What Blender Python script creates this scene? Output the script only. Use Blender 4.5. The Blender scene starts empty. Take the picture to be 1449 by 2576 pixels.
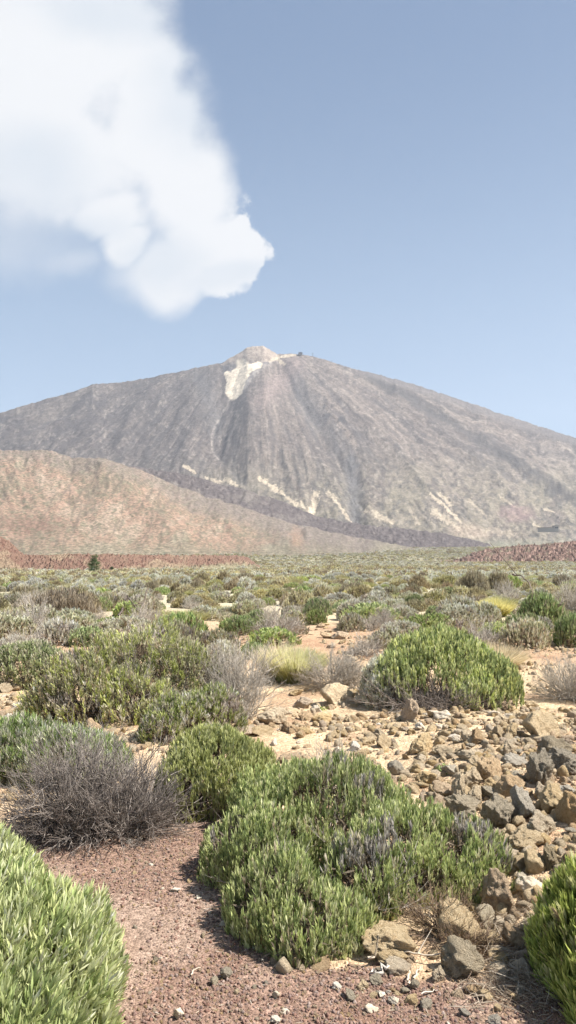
import bpy, math, numpy as np
from math import radians, sin, cos, tan, atan, pi
RS = np.random.RandomState
sc = bpy.context.scene
COL = sc.collection

# ------------------------------------------------------------------ camera model (pixels of a 1449 x 2576 view of the place)
EYE = 1.6; F = 1982.0; CU, CV = 724.5, 1288.0
PITCH = atan(107.0 / F)
def ray(u, v):
    xc = (np.asarray(u, float) - CU) / F; yc = -(np.asarray(v, float) - CV) / F
    return xc, cos(PITCH) - sin(PITCH) * yc, sin(PITCH) + cos(PITCH) * yc
def project(x, y, z):
    dz = z - EYE
    fw = y * cos(PITCH) + dz * sin(PITCH); up = -y * sin(PITCH) + dz * cos(PITCH)
    fw = np.maximum(fw, 1e-3)
    return CU + F * x / fw, CV - F * up / fw

# ------------------------------------------------------------------ noise
def _h(ix, iy, iz, s):
    n = (ix.astype(np.int64) * 374761393 + iy.astype(np.int64) * 668265263 + iz.astype(np.int64) * 2147483647 + s * 974634777) & 0xffffffff
    n = ((n ^ (n >> 13)) * 1274126177) & 0xffffffff
    n = ((n ^ (n >> 16)) * 2246822519) & 0xffffffff
    return ((n ^ (n >> 15)) & 0xffffff) / float(0xffffff) * 2 - 1
def vn3(x, y, z, s=0):
    x, y, z = np.broadcast_arrays(np.asarray(x, float), np.asarray(y, float), np.asarray(z, float))
    x0 = np.floor(x); y0 = np.floor(y); z0 = np.floor(z)
    fx = x - x0; fy = y - y0; fz = z - z0
    fx = fx*fx*fx*(fx*(fx*6-15)+10); fy = fy*fy*fy*(fy*(fy*6-15)+10); fz = fz*fz*fz*(fz*(fz*6-15)+10)
    r = 0
    for a in (0, 1):
        wa = fx if a else 1 - fx
        for b in (0, 1):
            wb = fy if b else 1 - fy
            for c in (0, 1):
                wc = fz if c else 1 - fz
                r = r + wa * wb * wc * _h(x0 + a, y0 + b, z0 + c, s)
    return r
def vn2(x, y, s=0):
    x, y = np.broadcast_arrays(np.asarray(x, float), np.asarray(y, float))
    x0 = np.floor(x); y0 = np.floor(y); fx = x - x0; fy = y - y0
    fx = fx*fx*fx*(fx*(fx*6-15)+10); fy = fy*fy*fy*(fy*(fy*6-15)+10)
    z = np.zeros_like(x0); r = 0
    for a in (0, 1):
        for b in (0, 1):
            r = r + (fx if a else 1 - fx) * (fy if b else 1 - fy) * _h(x0 + a, y0 + b, z, s)
    return r
def fbm2(x, y, o=4, s=0, g=.5):
    r = 0; a = 1; t = 0
    for i in range(o):
        r = r + a * vn2(x * 2**i + 17.3 * i, y * 2**i + 5.1 * i, s + i); t += a; a *= g
    return r / t
def fbm3(x, y, z, o=3, s=0, g=.5):
    r = 0; a = 1; t = 0
    for i in range(o):
        r = r + a * vn3(x * 2**i + 7.7 * i, y * 2**i, z * 2**i, s + i); t += a; a *= g
    return r / t
def sm(a, b, x):
    t = np.clip((x - a) / (b - a), 0, 1); return t * t * (3 - 2 * t)
def in_poly(px, py, poly):
    c = np.zeros(np.shape(px), bool); n = len(poly)
    for i in range(n):
        x1, y1 = poly[i]; x2, y2 = poly[(i + 1) % n]
        if y1 == y2: continue
        k = ((y1 > py) != (y2 > py)) & (px < (x2 - x1) * (py - y1) / (y2 - y1) + x1)
        c ^= k
    return c
def seg_dist(px, py, pts):
    best = np.full(np.shape(px), 1e9); par = np.zeros(np.shape(px)); n = len(pts) - 1
    for i in range(n):
        ax, ay = pts[i]; bx, by = pts[i + 1]; dx, dy = bx - ax, by - ay
        t = np.clip(((px - ax) * dx + (py - ay) * dy) / (dx * dx + dy * dy), 0, 1)
        d = np.hypot(px - ax - t * dx, py - ay - t * dy)
        k = d < best; best = np.where(k, d, best); par = np.where(k, (i + t) / n, par)
    return best, par
def mixc(c, col, m):
    m = np.asarray(m)[..., None]; return c * (1 - m) + np.array(col) * m

# ------------------------------------------------------------------ mesh helpers
def raw_mesh(name, V, loops, starts, mats=(), colors=None, smooth=False):
    me = bpy.data.meshes.new(name)
    me.vertices.add(len(V)); me.vertices.foreach_set('co', np.ascontiguousarray(V, np.float32).ravel())
    me.loops.add(len(loops)); me.loops.foreach_set('vertex_index', np.ascontiguousarray(loops, np.int32))
    me.polygons.add(len(starts)); me.polygons.foreach_set('loop_start', np.ascontiguousarray(starts, np.int32))
    me.update(calc_edges=True)
    if colors is not None:
        at = me.color_attributes.new('Col', 'FLOAT_COLOR', 'POINT')
        c = np.ones((len(V), 4), np.float32); c[:, :3] = colors; at.data.foreach_set('color', c.ravel())
    if smooth: me.polygons.foreach_set('use_smooth', np.ones(len(starts), bool))
    for m in mats: me.materials.append(m)
    me.validate(); return me
def grid_mesh(name, P, mats, colors=None, smooth=True):
    n, m = P.shape[:2]; idx = np.arange(n * m).reshape(n, m)
    q = np.stack([idx[:-1, :-1], idx[:-1, 1:], idx[1:, 1:], idx[1:, :-1]], -1).reshape(-1, 4)
    return raw_mesh(name, P.reshape(-1, 3), q.ravel(), np.arange(len(q)) * 4, mats, None if colors is None else colors.reshape(-1, 3), smooth)
def nrm(a): return a / np.maximum(np.linalg.norm(a, axis=-1, keepdims=True), 1e-9)

class Soup:
    def __init__(s): s.V = []; s.L = []; s.S = []; s.C = []; s.nv = 0; s.nl = 0
    def add(s, V, F, C):     # F: list of (array faces (k,n))
        s.V.append(V); s.C.append(C)
        for f in F:
            s.L.append((f + s.nv).ravel()); k = f.shape[1]
            s.S.append(np.arange(len(f)) * k + s.nl); s.nl += f.size
        s.nv += len(V)
    def mesh(s, name, mats, smooth=False):
        return raw_mesh(name, np.concatenate(s.V), np.concatenate(s.L), np.concatenate(s.S), mats, np.concatenate(s.C), smooth)
    def blades(s, P, D, L, W, C0, C1, rs, bend=.15):
        n = len(P); D = nrm(D); L = np.broadcast_to(L, (n,))[:, None]; W = np.broadcast_to(W, (n,))[:, None]
        side = nrm(np.cross(D, rs.normal(size=(n, 3)))); bv = rs.normal(size=(n, 3)) * L * bend
        mid = P + D * L * .5 + bv * .3; tip = P + D * L + bv
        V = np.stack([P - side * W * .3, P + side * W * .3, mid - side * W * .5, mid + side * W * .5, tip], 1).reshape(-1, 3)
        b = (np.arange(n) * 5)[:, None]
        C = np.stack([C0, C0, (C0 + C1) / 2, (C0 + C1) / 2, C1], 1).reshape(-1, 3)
        s.add(V, [b + np.array([[0, 1, 3, 2]]), b + np.array([[2, 3, 4]])], C)
    def tubes(s, P, R, C):    # P (n,k,3), R (n,k), C (n,3)
        n, k = P.shape[:2]
        T = nrm(np.gradient(P, axis=1)); ref = nrm(np.cross(T[:, :1] + 0 * T, np.array([.31, .17, .93])))
        A = nrm(np.cross(T, ref)); B = np.cross(T, A)
        ring = [P + R[..., None] * (A * cos(a) + B * sin(a)) for a in (0, 2 * pi / 3, 4 * pi / 3)]
        V = np.stack(ring, 2)                       # n,k,3,3
        idx = np.arange(n * k * 3).reshape(n, k, 3); f = []
        for j in range(3):
            j2 = (j + 1) % 3
            f.append(np.stack([idx[:, :-1, j], idx[:, :-1, j2], idx[:, 1:, j2], idx[:, 1:, j]], -1).reshape(-1, 4))
        s.add(V.reshape(-1, 3), [np.concatenate(f)], np.repeat(C, k * 3, axis=0))

# ------------------------------------------------------------------ materials
def newmat(name):
    m = bpy.data.materials.new(name); m.use_nodes = True; nt = m.node_tree
    for n in list(nt.nodes):
        if n.type != 'OUTPUT_MATERIAL': nt.nodes.remove(n)
    return m, nt, nt.nodes['Material Output']
class NB:
    def __init__(s, nt): s.nt = nt
    def n(s, t, **k):
        nd = s.nt.nodes.new(t)
        for a, b in k.items():
            if a.startswith('i_'):
                nm = a[2:].replace('_', ' '); sk = nd.inputs[int(nm)] if nm.isdigit() else nd.inputs[nm]
                if hasattr(b, 'links') or isinstance(b, bpy.types.NodeSocket): s.nt.links.new(b, sk)
                else: sk.default_value = b
            else: setattr(nd, a, b)
        return nd
    def l(s, a, b): s.nt.links.new(a, b)
    def math(s, op, a, b=None, c=None, clamp=False):
        nd = s.nt.nodes.new('ShaderNodeMath'); nd.operation = op; nd.use_clamp = clamp
        for i, q in enumerate((a, b, c)):
            if q is None: continue
            if isinstance(q, bpy.types.NodeSocket): s.nt.links.new(q, nd.inputs[i])
            else: nd.inputs[i].default_value = q
        return nd.outputs[0]
    def mix(s, f, a, b, bt='MIX'):
        nd = s.nt.nodes.new('ShaderNodeMix'); nd.data_type = 'RGBA'; nd.blend_type = bt
        for sk, q in ((nd.inputs['Factor'], f), (nd.inputs[6], a), (nd.inputs[7], b)):
            if isinstance(q, bpy.types.NodeSocket): s.nt.links.new(q, sk)
            else: sk.default_value = q if not isinstance(q, tuple) else (*q, 1)[:4]
        return nd.outputs[2]
    def ramp(s, x, a, b, lo=0., hi=1.):
        nd = s.nt.nodes.new('ShaderNodeMapRange'); nd.interpolation_type = 'SMOOTHSTEP'
        s.nt.links.new(x, nd.inputs[0]); nd.inputs[1].default_value = a; nd.inputs[2].default_value = b
        nd.inputs[3].default_value = lo; nd.inputs[4].default_value = hi; return nd.outputs[0]

def leaf_mat(name, rough=.5, transl=.3, vary=.25):
    m, nt, out = newmat(name); b = NB(nt)
    col = b.n('ShaderNodeVertexColor', layer_name='Col').outputs[0]
    rnd = b.n('ShaderNodeObjectInfo').outputs['Random']
    hsv = b.n('ShaderNodeHueSaturation', i_Color=col, i_Value=b.math('MULTIPLY_ADD', rnd, vary * 2, 1 - vary),
              i_Saturation=b.math('MULTIPLY_ADD', b.math('FRACT', b.math('MULTIPLY', rnd, 7.3)), .3, .85),
              i_Hue=b.math('MULTIPLY_ADD', b.math('FRACT', b.math('MULTIPLY', rnd, 3.7)), .03, .485)).outputs[0]
    pr = b.n('ShaderNodeBsdfPrincipled', i_Roughness=rough); b.l(hsv, pr.inputs['Base Color'])
    pr.inputs['Specular IOR Level'].default_value = .14
    tr = b.n('ShaderNodeBsdfTranslucent', i_Color=hsv)
    mx = b.n('ShaderNodeMixShader', i_0=transl); b.l(pr.outputs[0], mx.inputs[1]); b.l(tr.outputs[0], mx.inputs[2])
    b.l(mx.outputs[0], out.inputs[0]); return m
def twig_mat(name):
    m, nt, out = newmat(name); b = NB(nt)
    col = b.n('ShaderNodeVertexColor', layer_name='Col').outputs[0]
    ns = b.n('ShaderNodeTexNoise', i_Scale=60.0, i_Detail=2.0).outputs[0]
    c = b.mix(1.0, col, b.mix(ns, (.6, .6, .6), (1.35, 1.3, 1.25)), 'MULTIPLY')
    pr = b.n('ShaderNodeBsdfPrincipled', i_Roughness=.8); b.l(c, pr.inputs['Base Color'])
    b.l(pr.outputs[0], out.inputs[0]); return m
M_LEAF = leaf_mat('leaf', .6, .27, .2); M_GRASS = leaf_mat('dry_grass', .55, .45, .12); M_TWIG = twig_mat('twig')

def rock_mat(name, a, b_, c_, lich, pit=.9):
    m, nt, out = newmat(name); b = NB(nt)
    tc = b.n('ShaderNodeTexCoord').outputs['Object']; rnd = b.n('ShaderNodeObjectInfo').outputs['Random']
    n1 = b.n('ShaderNodeTexNoise', i_Scale=3.2, i_Detail=5.0, i_Roughness=.62, i_Vector=tc).outputs[0]
    n2 = b.n('ShaderNodeTexNoise', i_Scale=17.0, i_Detail=4.0, i_Roughness=.7, i_Vector=tc).outputs[0]
    vo = b.n('ShaderNodeTexVoronoi', i_Scale=14.0, i_Vector=tc).outputs['Distance']
    c = b.mix(b.ramp(n1, .35, .62), a, b_); c = b.mix(b.ramp(n2, .52, .72), c, c_)
    c = b.mix(b.ramp(n2, .40, .28, 0, .4), c, lich)
    hs = b.n('ShaderNodeHueSaturation', i_Color=c, i_Value=b.math('MULTIPLY_ADD', rnd, .35, .9), i_Saturation=b.math('MULTIPLY_ADD', b.math('FRACT', b.math('MULTIPLY', rnd, 9.1)), .4, .75)).outputs[0]
    h = b.math('ADD', b.math('MULTIPLY', b.ramp(vo, .0, .30), .22), b.math('ADD', n2, n1))
    bp = b.n('ShaderNodeBump', i_Strength=pit, i_Distance=.05, i_Height=h)
    pr = b.n('ShaderNodeBsdfPrincipled', i_Roughness=.92); b.l(hs, pr.inputs['Base Color']); b.l(bp.outputs[0], pr.inputs['Normal'])
    pr.inputs['Specular IOR Level'].default_value = .2
    b.l(pr.outputs[0], out.inputs[0]); return m
M_TAN = rock_mat('tan_rock', (.72, .56, .345), (.58, .425, .245), (.80, .67, .46), (.31, .24, .165))
M_DARK = rock_mat('dark_rock', (.37, .30, .20), (.47, .385, .265), (.58, .49, .35), (.19, .15, .105), 1.0)
M_BROWN = rock_mat('brown_rock', (.60, .44, .27), (.50, .345, .205), (.70, .55, .36), (.26, .18, .12))
M_PALE = rock_mat('pale_rock', (.54, .475, .38), (.46, .385, .29), (.66, .60, .50), (.38, .30, .22), .5)
M_GREY = rock_mat('grey_rock', (.46, .40, .30), (.38, .32, .235), (.56, .50, .39), (.2, .17, .13), .8)

# ------------------------------------------------------------------ ground shape
_gy = np.array([-5000, 0, 15, 40, 100, 300, 450, 600, 850, 1200, 2000, 3000, 4000, 9000.])
_gz = np.array([0, 0, 0, -.45, -1.8, -5.7, -7.3, -7.8, -6.5, -3, 9, 34, 50, 50.])
def gz(x, y, fine=False):
    x = np.asarray(x, float); y = np.asarray(y, float)
    z = np.interp(y, _gy, _gz)
    r = np.hypot(x, y)
    mound = .16 * sm(.75, 1.7, x) * sm(2.6, 3.6, y) * sm(9, 6, y)
    z = z + mound + .05 * sm(3.6, 6, y) * vn2(x * .8, y * .8, 3) + .22 * sm(14, 60, r) * vn2(x * .11, y * .11, 5) + 1.5 * sm(300, 1500, r) * vn2(x * .006, y * .006, 6)
    if fine:
        near = sm(40, 12, r)
        rough = .35 + .65 * np.clip(1 - path_mask(x, y, z), 0, 1)
        z = z + near * rough * (.018 * fbm2(x * 5, y * 5, 4, 8) + .012 * np.abs(fbm2(x * 14, y * 14, 3, 9)))
        z = z + .12 * sm(20, 60, r) * fbm2(x * .7, y * .7, 3, 4)
    return z
PATH_POLY = [(-900, 2900), (-900, 2190), (100, 2095), (330, 2100), (430, 2060), (500, 2035), (560, 2070), (600, 2300), (700, 2440), (900, 2440), (1080, 2470), (1300, 2465), (2600, 2450), (2600, 2900)]
def path_mask(x, y, z=0.):
    u, v = project(x, np.maximum(y, .6), np.zeros_like(np.asarray(x, float)))
    w = 26
    u = u + w * fbm2(x * 4, y * 4, 3, 21) * 1.5; v = v + w * fbm2(x * 4, y * 4, 3, 25)
    acc = 0
    for du, dv in ((-14, 0), (14, 0), (0, -10), (0, 10), (0, 0)):
        acc = acc + (in_poly(u + du, v + dv, PATH_POLY) | (v + dv >= 2895))
    return acc / 5. * (np.asarray(y) > -60)
def place(u, v):
    """the point of the ground seen at (u, v)"""
    dx, dy, dz = ray(u, v); t = np.geomspace(1.5, 4000, 6000)
    k = np.nonzero(EYE + dz * t < gz(dx * t, dy * t))[0]
    t0 = t[k[0]] if len(k) else 1500.
    return float(dx * t0), float(dy * t0), float(gz(dx * t0, dy * t0))

# ------------------------------------------------------------------ object helpers
def link(o, parent=None):
    COL.objects.link(o)
    if parent is not None: o.parent = parent
    return o
def tag(o, label=None, cat=None, group=None, kind=None):
    if label: o['label'] = label
    if cat: o['category'] = cat
    if group: o['group'] = group
    if kind: o['kind'] = kind
    return o
def mesh_obj(name, me, parent=None): return link(bpy.data.objects.new(name, me), parent)
def empty(name, loc, rz=0., sca=(1, 1, 1)):
    o = link(bpy.data.objects.new(name, None)); o.location = loc; o.rotation_euler = (0, 0, rz); o.scale = sca
    o.empty_display_size = .1; return o
def copy_tree(o):
    r = o.copy(); COL.objects.link(r)
    for ch in o.children:
        c = ch.copy(); c.parent = r; COL.objects.link(c)
    return r

# ------------------------------------------------------------------ sky, cloud, sun, camera, colour
SUN_EL, SUN_AZ = radians(53), radians(94)        # azimuth measured from straight ahead towards the right
sund = np.array([sin(SUN_AZ) * cos(SUN_EL), cos(SUN_AZ) * cos(SUN_EL), sin(SUN_EL)])
from mathutils import Vector
sl = bpy.data.lights.new('sun', 'SUN'); sl.energy = 5.0; sl.angle = radians(.53); sl.color = (1, .955, .89)
so = bpy.data.objects.new('sun', sl); COL.objects.link(so); so.rotation_euler = Vector(-sund).to_track_quat('-Z', 'Y').to_euler()
W = bpy.data.worlds.new('World'); sc.world = W; W.use_nodes = True; nt = W.node_tree; b = NB(nt)
bg = nt.nodes['Background']
sky = b.n('ShaderNodeTexSky', sky_type='NISHITA'); sky.sun_disc = False; sky.sun_elevation = SUN_EL; sky.sun_rotation = SUN_AZ
sky.altitude = 2150; sky.air_density = 1.0; sky.dust_density = 2.2; sky.ozone_density = 1.0
SKY = .055
skyc = b.mix(1.0, sky.outputs[0], (SKY, SKY, SKY), 'MULTIPLY')
tc = b.n('ShaderNodeTexCoord').outputs['Generated']
sep = b.n('ShaderNodeSeparateXYZ', i_0=tc)
yy = b.math('MAXIMUM', sep.outputs[1], .02)
a = b.math('DIVIDE', sep.outputs[0], yy); e = b.math('DIVIDE', sep.outputs[2], yy)
veil = b.mix(b.ramp(sep.outputs[2], .12, .62), (.26, .340, .435), (.114, .170, .262))     # thin high veil, denser towards the horizon
skyc = b.mix(.62, skyc, veil)
pv = b.n('ShaderNodeCombineXYZ', i_0=a, i_1=e).outputs[0]
warp = b.n('ShaderNodeTexNoise', i_Scale=7.0, i_Detail=3.0, i_Roughness=.5, i_Vector=pv).outputs['Color']
wv = b.n('ShaderNodeVectorMath', operation='SUBTRACT', i_0=warp, i_1=(.5, .5, .5)).outputs[0]
wv = b.n('ShaderNodeVectorMath', operation='SCALE', i_0=wv, i_Scale=.09).outputs[0]
pw = b.n('ShaderNodeVectorMath', operation='ADD', i_0=pv, i_1=wv).outputs[0]
def dirp(u, v):
    x, y, z = ray(u, v); return x / y, z / y
def field(blobs, vec, k=.2):
    f = None
    for (u, v, ru, rv) in blobs:
        cx, cy = dirp(u, v); x2, _ = dirp(u + ru, v); _, y2 = dirp(u, v + rv)
        d = b.n('ShaderNodeVectorMath', operation='SUBTRACT', i_0=vec, i_1=(cx, cy, 0)).outputs[0]
        d = b.n('ShaderNodeVectorMath', operation='MULTIPLY', i_0=d, i_1=(1 / abs(x2 - cx), 1 / abs(y2 - cy), 0)).outputs[0]
        ln = b.n('ShaderNodeVectorMath', operation='LENGTH', i_0=d).outputs['Value']
        q = b.math('SUBTRACT', 1.0, ln); f = q if f is None else b.math('SMOOTH_MAX', f, q, k)
    return f
f1 = field([(-20, 150, 390, 330), (240, 60, 190, 260), (362, 190, 92, 170), (120, 380, 330, 150), (400, 330, 140, 160), (470, 460, 118, 150), (520, 590, 118, 110),
            (450, 680, 115, 92), (285, 520, 110, 66), (330, 590, 70, 50), (592, 640, 88, 84), (560, 705, 92, 60), (330, 620, 60, 50)], pw)
n1 = b.n('ShaderNodeTexNoise', i_Scale=15.0, i_Detail=9.0, i_Roughness=.62, i_Vector=pv).outputs[0]
n2 = b.n('ShaderNodeTexNoise', i_Scale=42.0, i_Detail=6.0, i_Roughness=.6, i_Vector=pv).outputs[0]
n0 = b.n('ShaderNodeTexNoise', i_Scale=5.0, i_Detail=4.0, i_Roughness=.5, i_Vector=pv).outputs[0]
crisp = b.ramp(field([(665, 600, 120, 200), (600, 770, 130, 60)], pv), .0, .5)
dens = b.math('ADD', f1, b.math('MULTIPLY', b.math('SUBTRACT', n1, .5), b.math('MULTIPLY_ADD', crisp, .20, .62)))
dens = b.math('ADD', dens, b.math('MULTIPLY', b.math('SUBTRACT', n2, .5), b.math('MULTIPLY', crisp, .8)))
soft = b.math('MULTIPLY_ADD', crisp, -.52, .72)
al = b.math('DIVIDE', b.math('ADD', dens, b.math('MULTIPLY', soft, .40)), soft, clamp=True)
al = b.ramp(al, 0, 1)
f2 = field([(-20, 570, 330, 130), (340, 690, 100, 60), (180, 640, 140, 60)], pw)
al2 = b.math('MULTIPLY', b.ramp(b.math('ADD', f2, b.math('MULTIPLY', b.math('SUBTRACT', n1, .5), 1.0)), -.35, .9), .4)
al = b.math('SUBTRACT', 1.0, b.math('MULTIPLY', b.math('SUBTRACT', 1.0, al), b.math('SUBTRACT', 1.0, al2)))
g1 = b.ramp(field([(490, 180, 150, 190), (40, 430, 230, 130), (330, 10, 280, 90), (420, 650, 130, 90), (560, 700, 140, 50), (120, 560, 250, 70)], pw), -.35, .7)  # soft grey shading painted into the cloud's body
cc = b.mix(b.math('MULTIPLY', g1, b.ramp(n0, .30, .60, .55, 1.0)), (.95, .965, .99), (.79, .845, .915))
CLOUD = .43
cc = b.mix(1.0, cc, (CLOUD, CLOUD, CLOUD), 'MULTIPLY')
b.l(b.mix(al, skyc, cc), bg.inputs[0]); bg.inputs[1].default_value = 1.0
cam = bpy.data.cameras.new('camera'); co = bpy.data.objects.new('camera', cam); COL.objects.link(co)
cam.sensor_fit = 'VERTICAL'; cam.sensor_height = 36; cam.lens = 36 * F / 2576; cam.clip_start = .05; cam.clip_end = 30000
co.location = (0, 0, EYE); co.rotation_euler = (pi / 2 + PITCH, 0, 0); sc.camera = co
sc.view_settings.view_transform = 'Standard'; sc.view_settings.look = 'None'; sc.view_settings.gamma = 1; sc.view_settings.exposure = 1.15
sc.cycles.max_bounces = 6; sc.cycles.diffuse_bounces = 3; sc.cycles.transmission_bounces = 4; sc.cycles.volume_bounces = 0
sc.cycles.transparent_max_bounces = 4; sc.cycles.use_denoising = True; sc.cycles.denoising_input_passes = 'RGB_ALBEDO_NORMAL'; sc.cycles.denoising_prefilter = 'ACCURATE'; sc.cycles.use_adaptive_sampling = True
sc.cycles.adaptive_threshold = .02

# ------------------------------------------------------------------ ground sheet
def sinh_axis(lo, hi, n, a, c=0.):
    t0 = math.asinh((lo - c) / a); t1 = math.asinh((hi - c) / a); return c + a * np.sinh(np.linspace(t0, t1, n))
def ground():
    xs = sinh_axis(-4600, 4600, 760, 1.6, .3); ys = sinh_axis(-2500, 8600, 1150, 1.9, 3.2)
    X, Y = np.meshgrid(xs, ys)
    Z = gz(X, Y, True); pm = path_mask(X, Y)
    r = np.hypot(X, Y)
    tan_c = np.array([.52, .40, .26])
    C = np.broadcast_to(tan_c, X.shape + (3,)).copy()
    n = fbm2(X * 2.2, Y * 2.2, 4, 31); C = mixc(C, (.40, .28, .18), sm(-.1, .5, n))
    C = mixc(C, (.33, .19, .12), sm(11, 13, Y) * sm(22, 17, Y) * .5)
    C = mixc(C, (.44, .40, .285), sm(14, 30, r))                       # paler olive soil of the plain
    n = fbm2(X * .05, Y * .05, 4, 33); C = mixc(C, (.48, .45, .30), sm(.0, .5, n) * sm(25, 50, r) * .5)
    n = fbm2(X * .3, Y * .12, 4, 35); C = mixc(C, (.22, .215, .14), sm(-.1, .45, n) * sm(150, 700, r) * .6)
    n = fbm2(X * .012, Y * .006, 5, 36); C = mixc(C, (.165, .160, .105), sm(500, 1100, r) * (.75 + .25 * sm(-.2, .5, n)))
    pc_ = np.array([.225, .148, .114]) + np.array([.09, .085, .07]) * sm(-.1, .45, fbm2(X * 2.6, Y * 1.7, 4, 39))[..., None] - .05 * sm(-.05, -.4, fbm2(X * 1.5, Y * 1.5, 3, 38))[..., None]
    C = C * (1 - pm[..., None] * .95) + pc_ * pm[..., None] * .95
    P = np.stack([X, Y, Z], -1)
    m, nt, out = newmat('ground'); b = NB(nt)
    col = b.n('ShaderNodeVertexColor', layer_name='Col').outputs[0]
    g = b.n('ShaderNodeNewGeometry').outputs['Position']
    vo = b.n('ShaderNodeTexVoronoi', i_Scale=95.0, i_Vector=g); v2 = b.n('ShaderNodeTexVoronoi', i_Scale=38.0, i_Vector=g)
    ns = b.n('ShaderNodeTexNoise', i_Scale=22.0, i_Detail=6.0, i_Roughness=.7, i_Vector=g).outputs[0]
    n3 = b.n('ShaderNodeTexNoise', i_Scale=1.3, i_Detail=4.0, i_Roughness=.6, i_Vector=g).outputs[0]
    cr = b.n('ShaderNodeSeparateColor', i_Color=vo.outputs['Color']).outputs[0]
    c = b.mix(1.0, col, b.mix(cr, (.62, .6, .58), (1.38, 1.36, 1.36)), 'MULTIPLY')
    c = b.mix(1.0, c, b.mix(b.ramp(ns, .3, .7), (.78, .76, .74), (1.2, 1.2, 1.2)), 'MULTIPLY')
    c = b.mix(1.0, c, b.mix(b.ramp(n3, .3, .7), (.88, .87, .86), (1.1, 1.1, 1.1)), 'MULTIPLY')
    h = b.math('ADD', b.math('MULTIPLY', vo.outputs['Distance'], -.6), b.math('ADD', b.math('MULTIPLY', v2.outputs['Distance'], -.5), ns))
    bp = b.n('ShaderNodeBump', i_Strength=.8, i_Distance=.012, i_Height=h)
    pr = b.n('ShaderNodeBsdfPrincipled', i_Roughness=.95); b.l(c, pr.inputs['Base Color']); b.l(bp.outputs[0], pr.inputs['Normal'])
    pr.inputs['Specular IOR Level'].default_value = .15
    b.l(pr.outputs[0], out.inputs[0])
    tag(mesh_obj('ground', grid_mesh('ground', P, [m], C)), 'reddish gravel path and tan stony soil running out to the scrub plain', kind='structure')
ground()

def terrain_mat(name, scale, amp=.25, bump=1.0, bdist=3.0, dots=0.):
    m, nt, out = newmat(name); b = NB(nt)
    col = b.n('ShaderNodeVertexColor', layer_name='Col').outputs[0]
    g = b.n('ShaderNodeNewGeometry').outputs['Position']
    n1 = b.n('ShaderNodeTexNoise', i_Scale=scale, i_Detail=8.0, i_Roughness=.75, i_Vector=g).outputs[0]
    c = b.mix(1.0, col, b.mix(b.ramp(n1, .32, .68), (1 - amp,) * 3, (1 + amp,) * 3), 'MULTIPLY')
    if dots:
        vo = b.n('ShaderNodeTexVoronoi', i_Scale=dots, i_Vector=g); on = b.n('ShaderNodeSeparateColor', i_Color=vo.outputs['Color']).outputs[0]
        f = b.math('MULTIPLY', b.ramp(vo.outputs['Distance'], .55, .3), b.ramp(b.math('ADD', on, n1), .70, .95))
        c = b.mix(b.math('MULTIPLY', f, .85), c, (.085, .085, .05))
    bp = b.n('ShaderNodeBump', i_Strength=bump, i_Distance=bdist, i_Height=n1)
    pr = b.n('ShaderNodeBsdfPrincipled', i_Roughness=.95); b.l(c, pr.inputs['Base Color']); b.l(bp.outputs[0], pr.inputs['Normal'])
    pr.inputs['Specular IOR Level'].default_value = .1
    b.l(pr.outputs[0], out.inputs[0]); return m

def slope_terrain(name, us, crest, foot_v, d0, d1, ns, mat, disp, colour, back=(400, 700), label=None):
    """terrain rising from its foot d0 metres away to its crest d1 metres away; crest(u) and foot_v(u) give the bearing's elevation"""
    s = np.linspace(0, 1, ns)[:, None]; U = np.broadcast_to(us[None], (ns, len(us)))
    crest, rough = crest if isinstance(crest, tuple) else (crest, None)
    cv = crest(us)[None]; fv = foot_v(us)[None] if callable(foot_v) else np.full((1, len(us)), float(foot_v))
    V = fv + (cv - fv) * s
    if rough is not None: V = V + rough(us)[None] * s ** 14
    dd0 = d0(us)[None] if callable(d0) else d0; dd1 = d1(us)[None] if callable(d1) else d1
    D = dd0 + (dd1 - dd0) * s + 0 * U
    dx, dy, dz = ray(U, V); X = dx / dy * D; Y = D + 0 * X; Z = EYE + dz / dy * D
    dZ, dY = disp(U, V, s + 0 * U)
    Z = Z + dZ; Y2 = Y + dY; X = X * Y2 / Y; Z = EYE + (Z - EYE) * Y2 / Y; Y = Y2
    C = colour(U, V, s + 0 * U, Z)
    # the far side, falling away
    nb = 14; t = np.linspace(0, 1, nb + 1)[1:, None]
    Xb = X[-1:] * (1 + t * back[1] / D[-1:]); Yb = Y[-1:] + t * back[1]; Zb = Z[-1:] - back[0] * t ** 1.3
    Xf, Yf, Zf = X[:1], Y[:1] - .02 * D[:1], Z[:1] - .012 * D[:1] - 1
    P = np.stack([np.concatenate(q) for q in ((Xf, X, Xb), (Yf, Y, Yb), (Zf, Z, Zb))], -1)
    C = np.concatenate([C[:1], C, np.repeat(C[-1:], nb, 0)])
    return tag(mesh_obj(name, grid_mesh(name, P, [mat], C)), label, kind='structure')
def curve(pts):
    p = np.array(pts, float); return lambda u: np.interp(u, p[:, 0], p[:, 1])
def srough(f, amp, sc_, seed): return f, lambda u: amp * fbm2(u * sc_, u * 0 + .5, 4, seed, .6)

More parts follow.
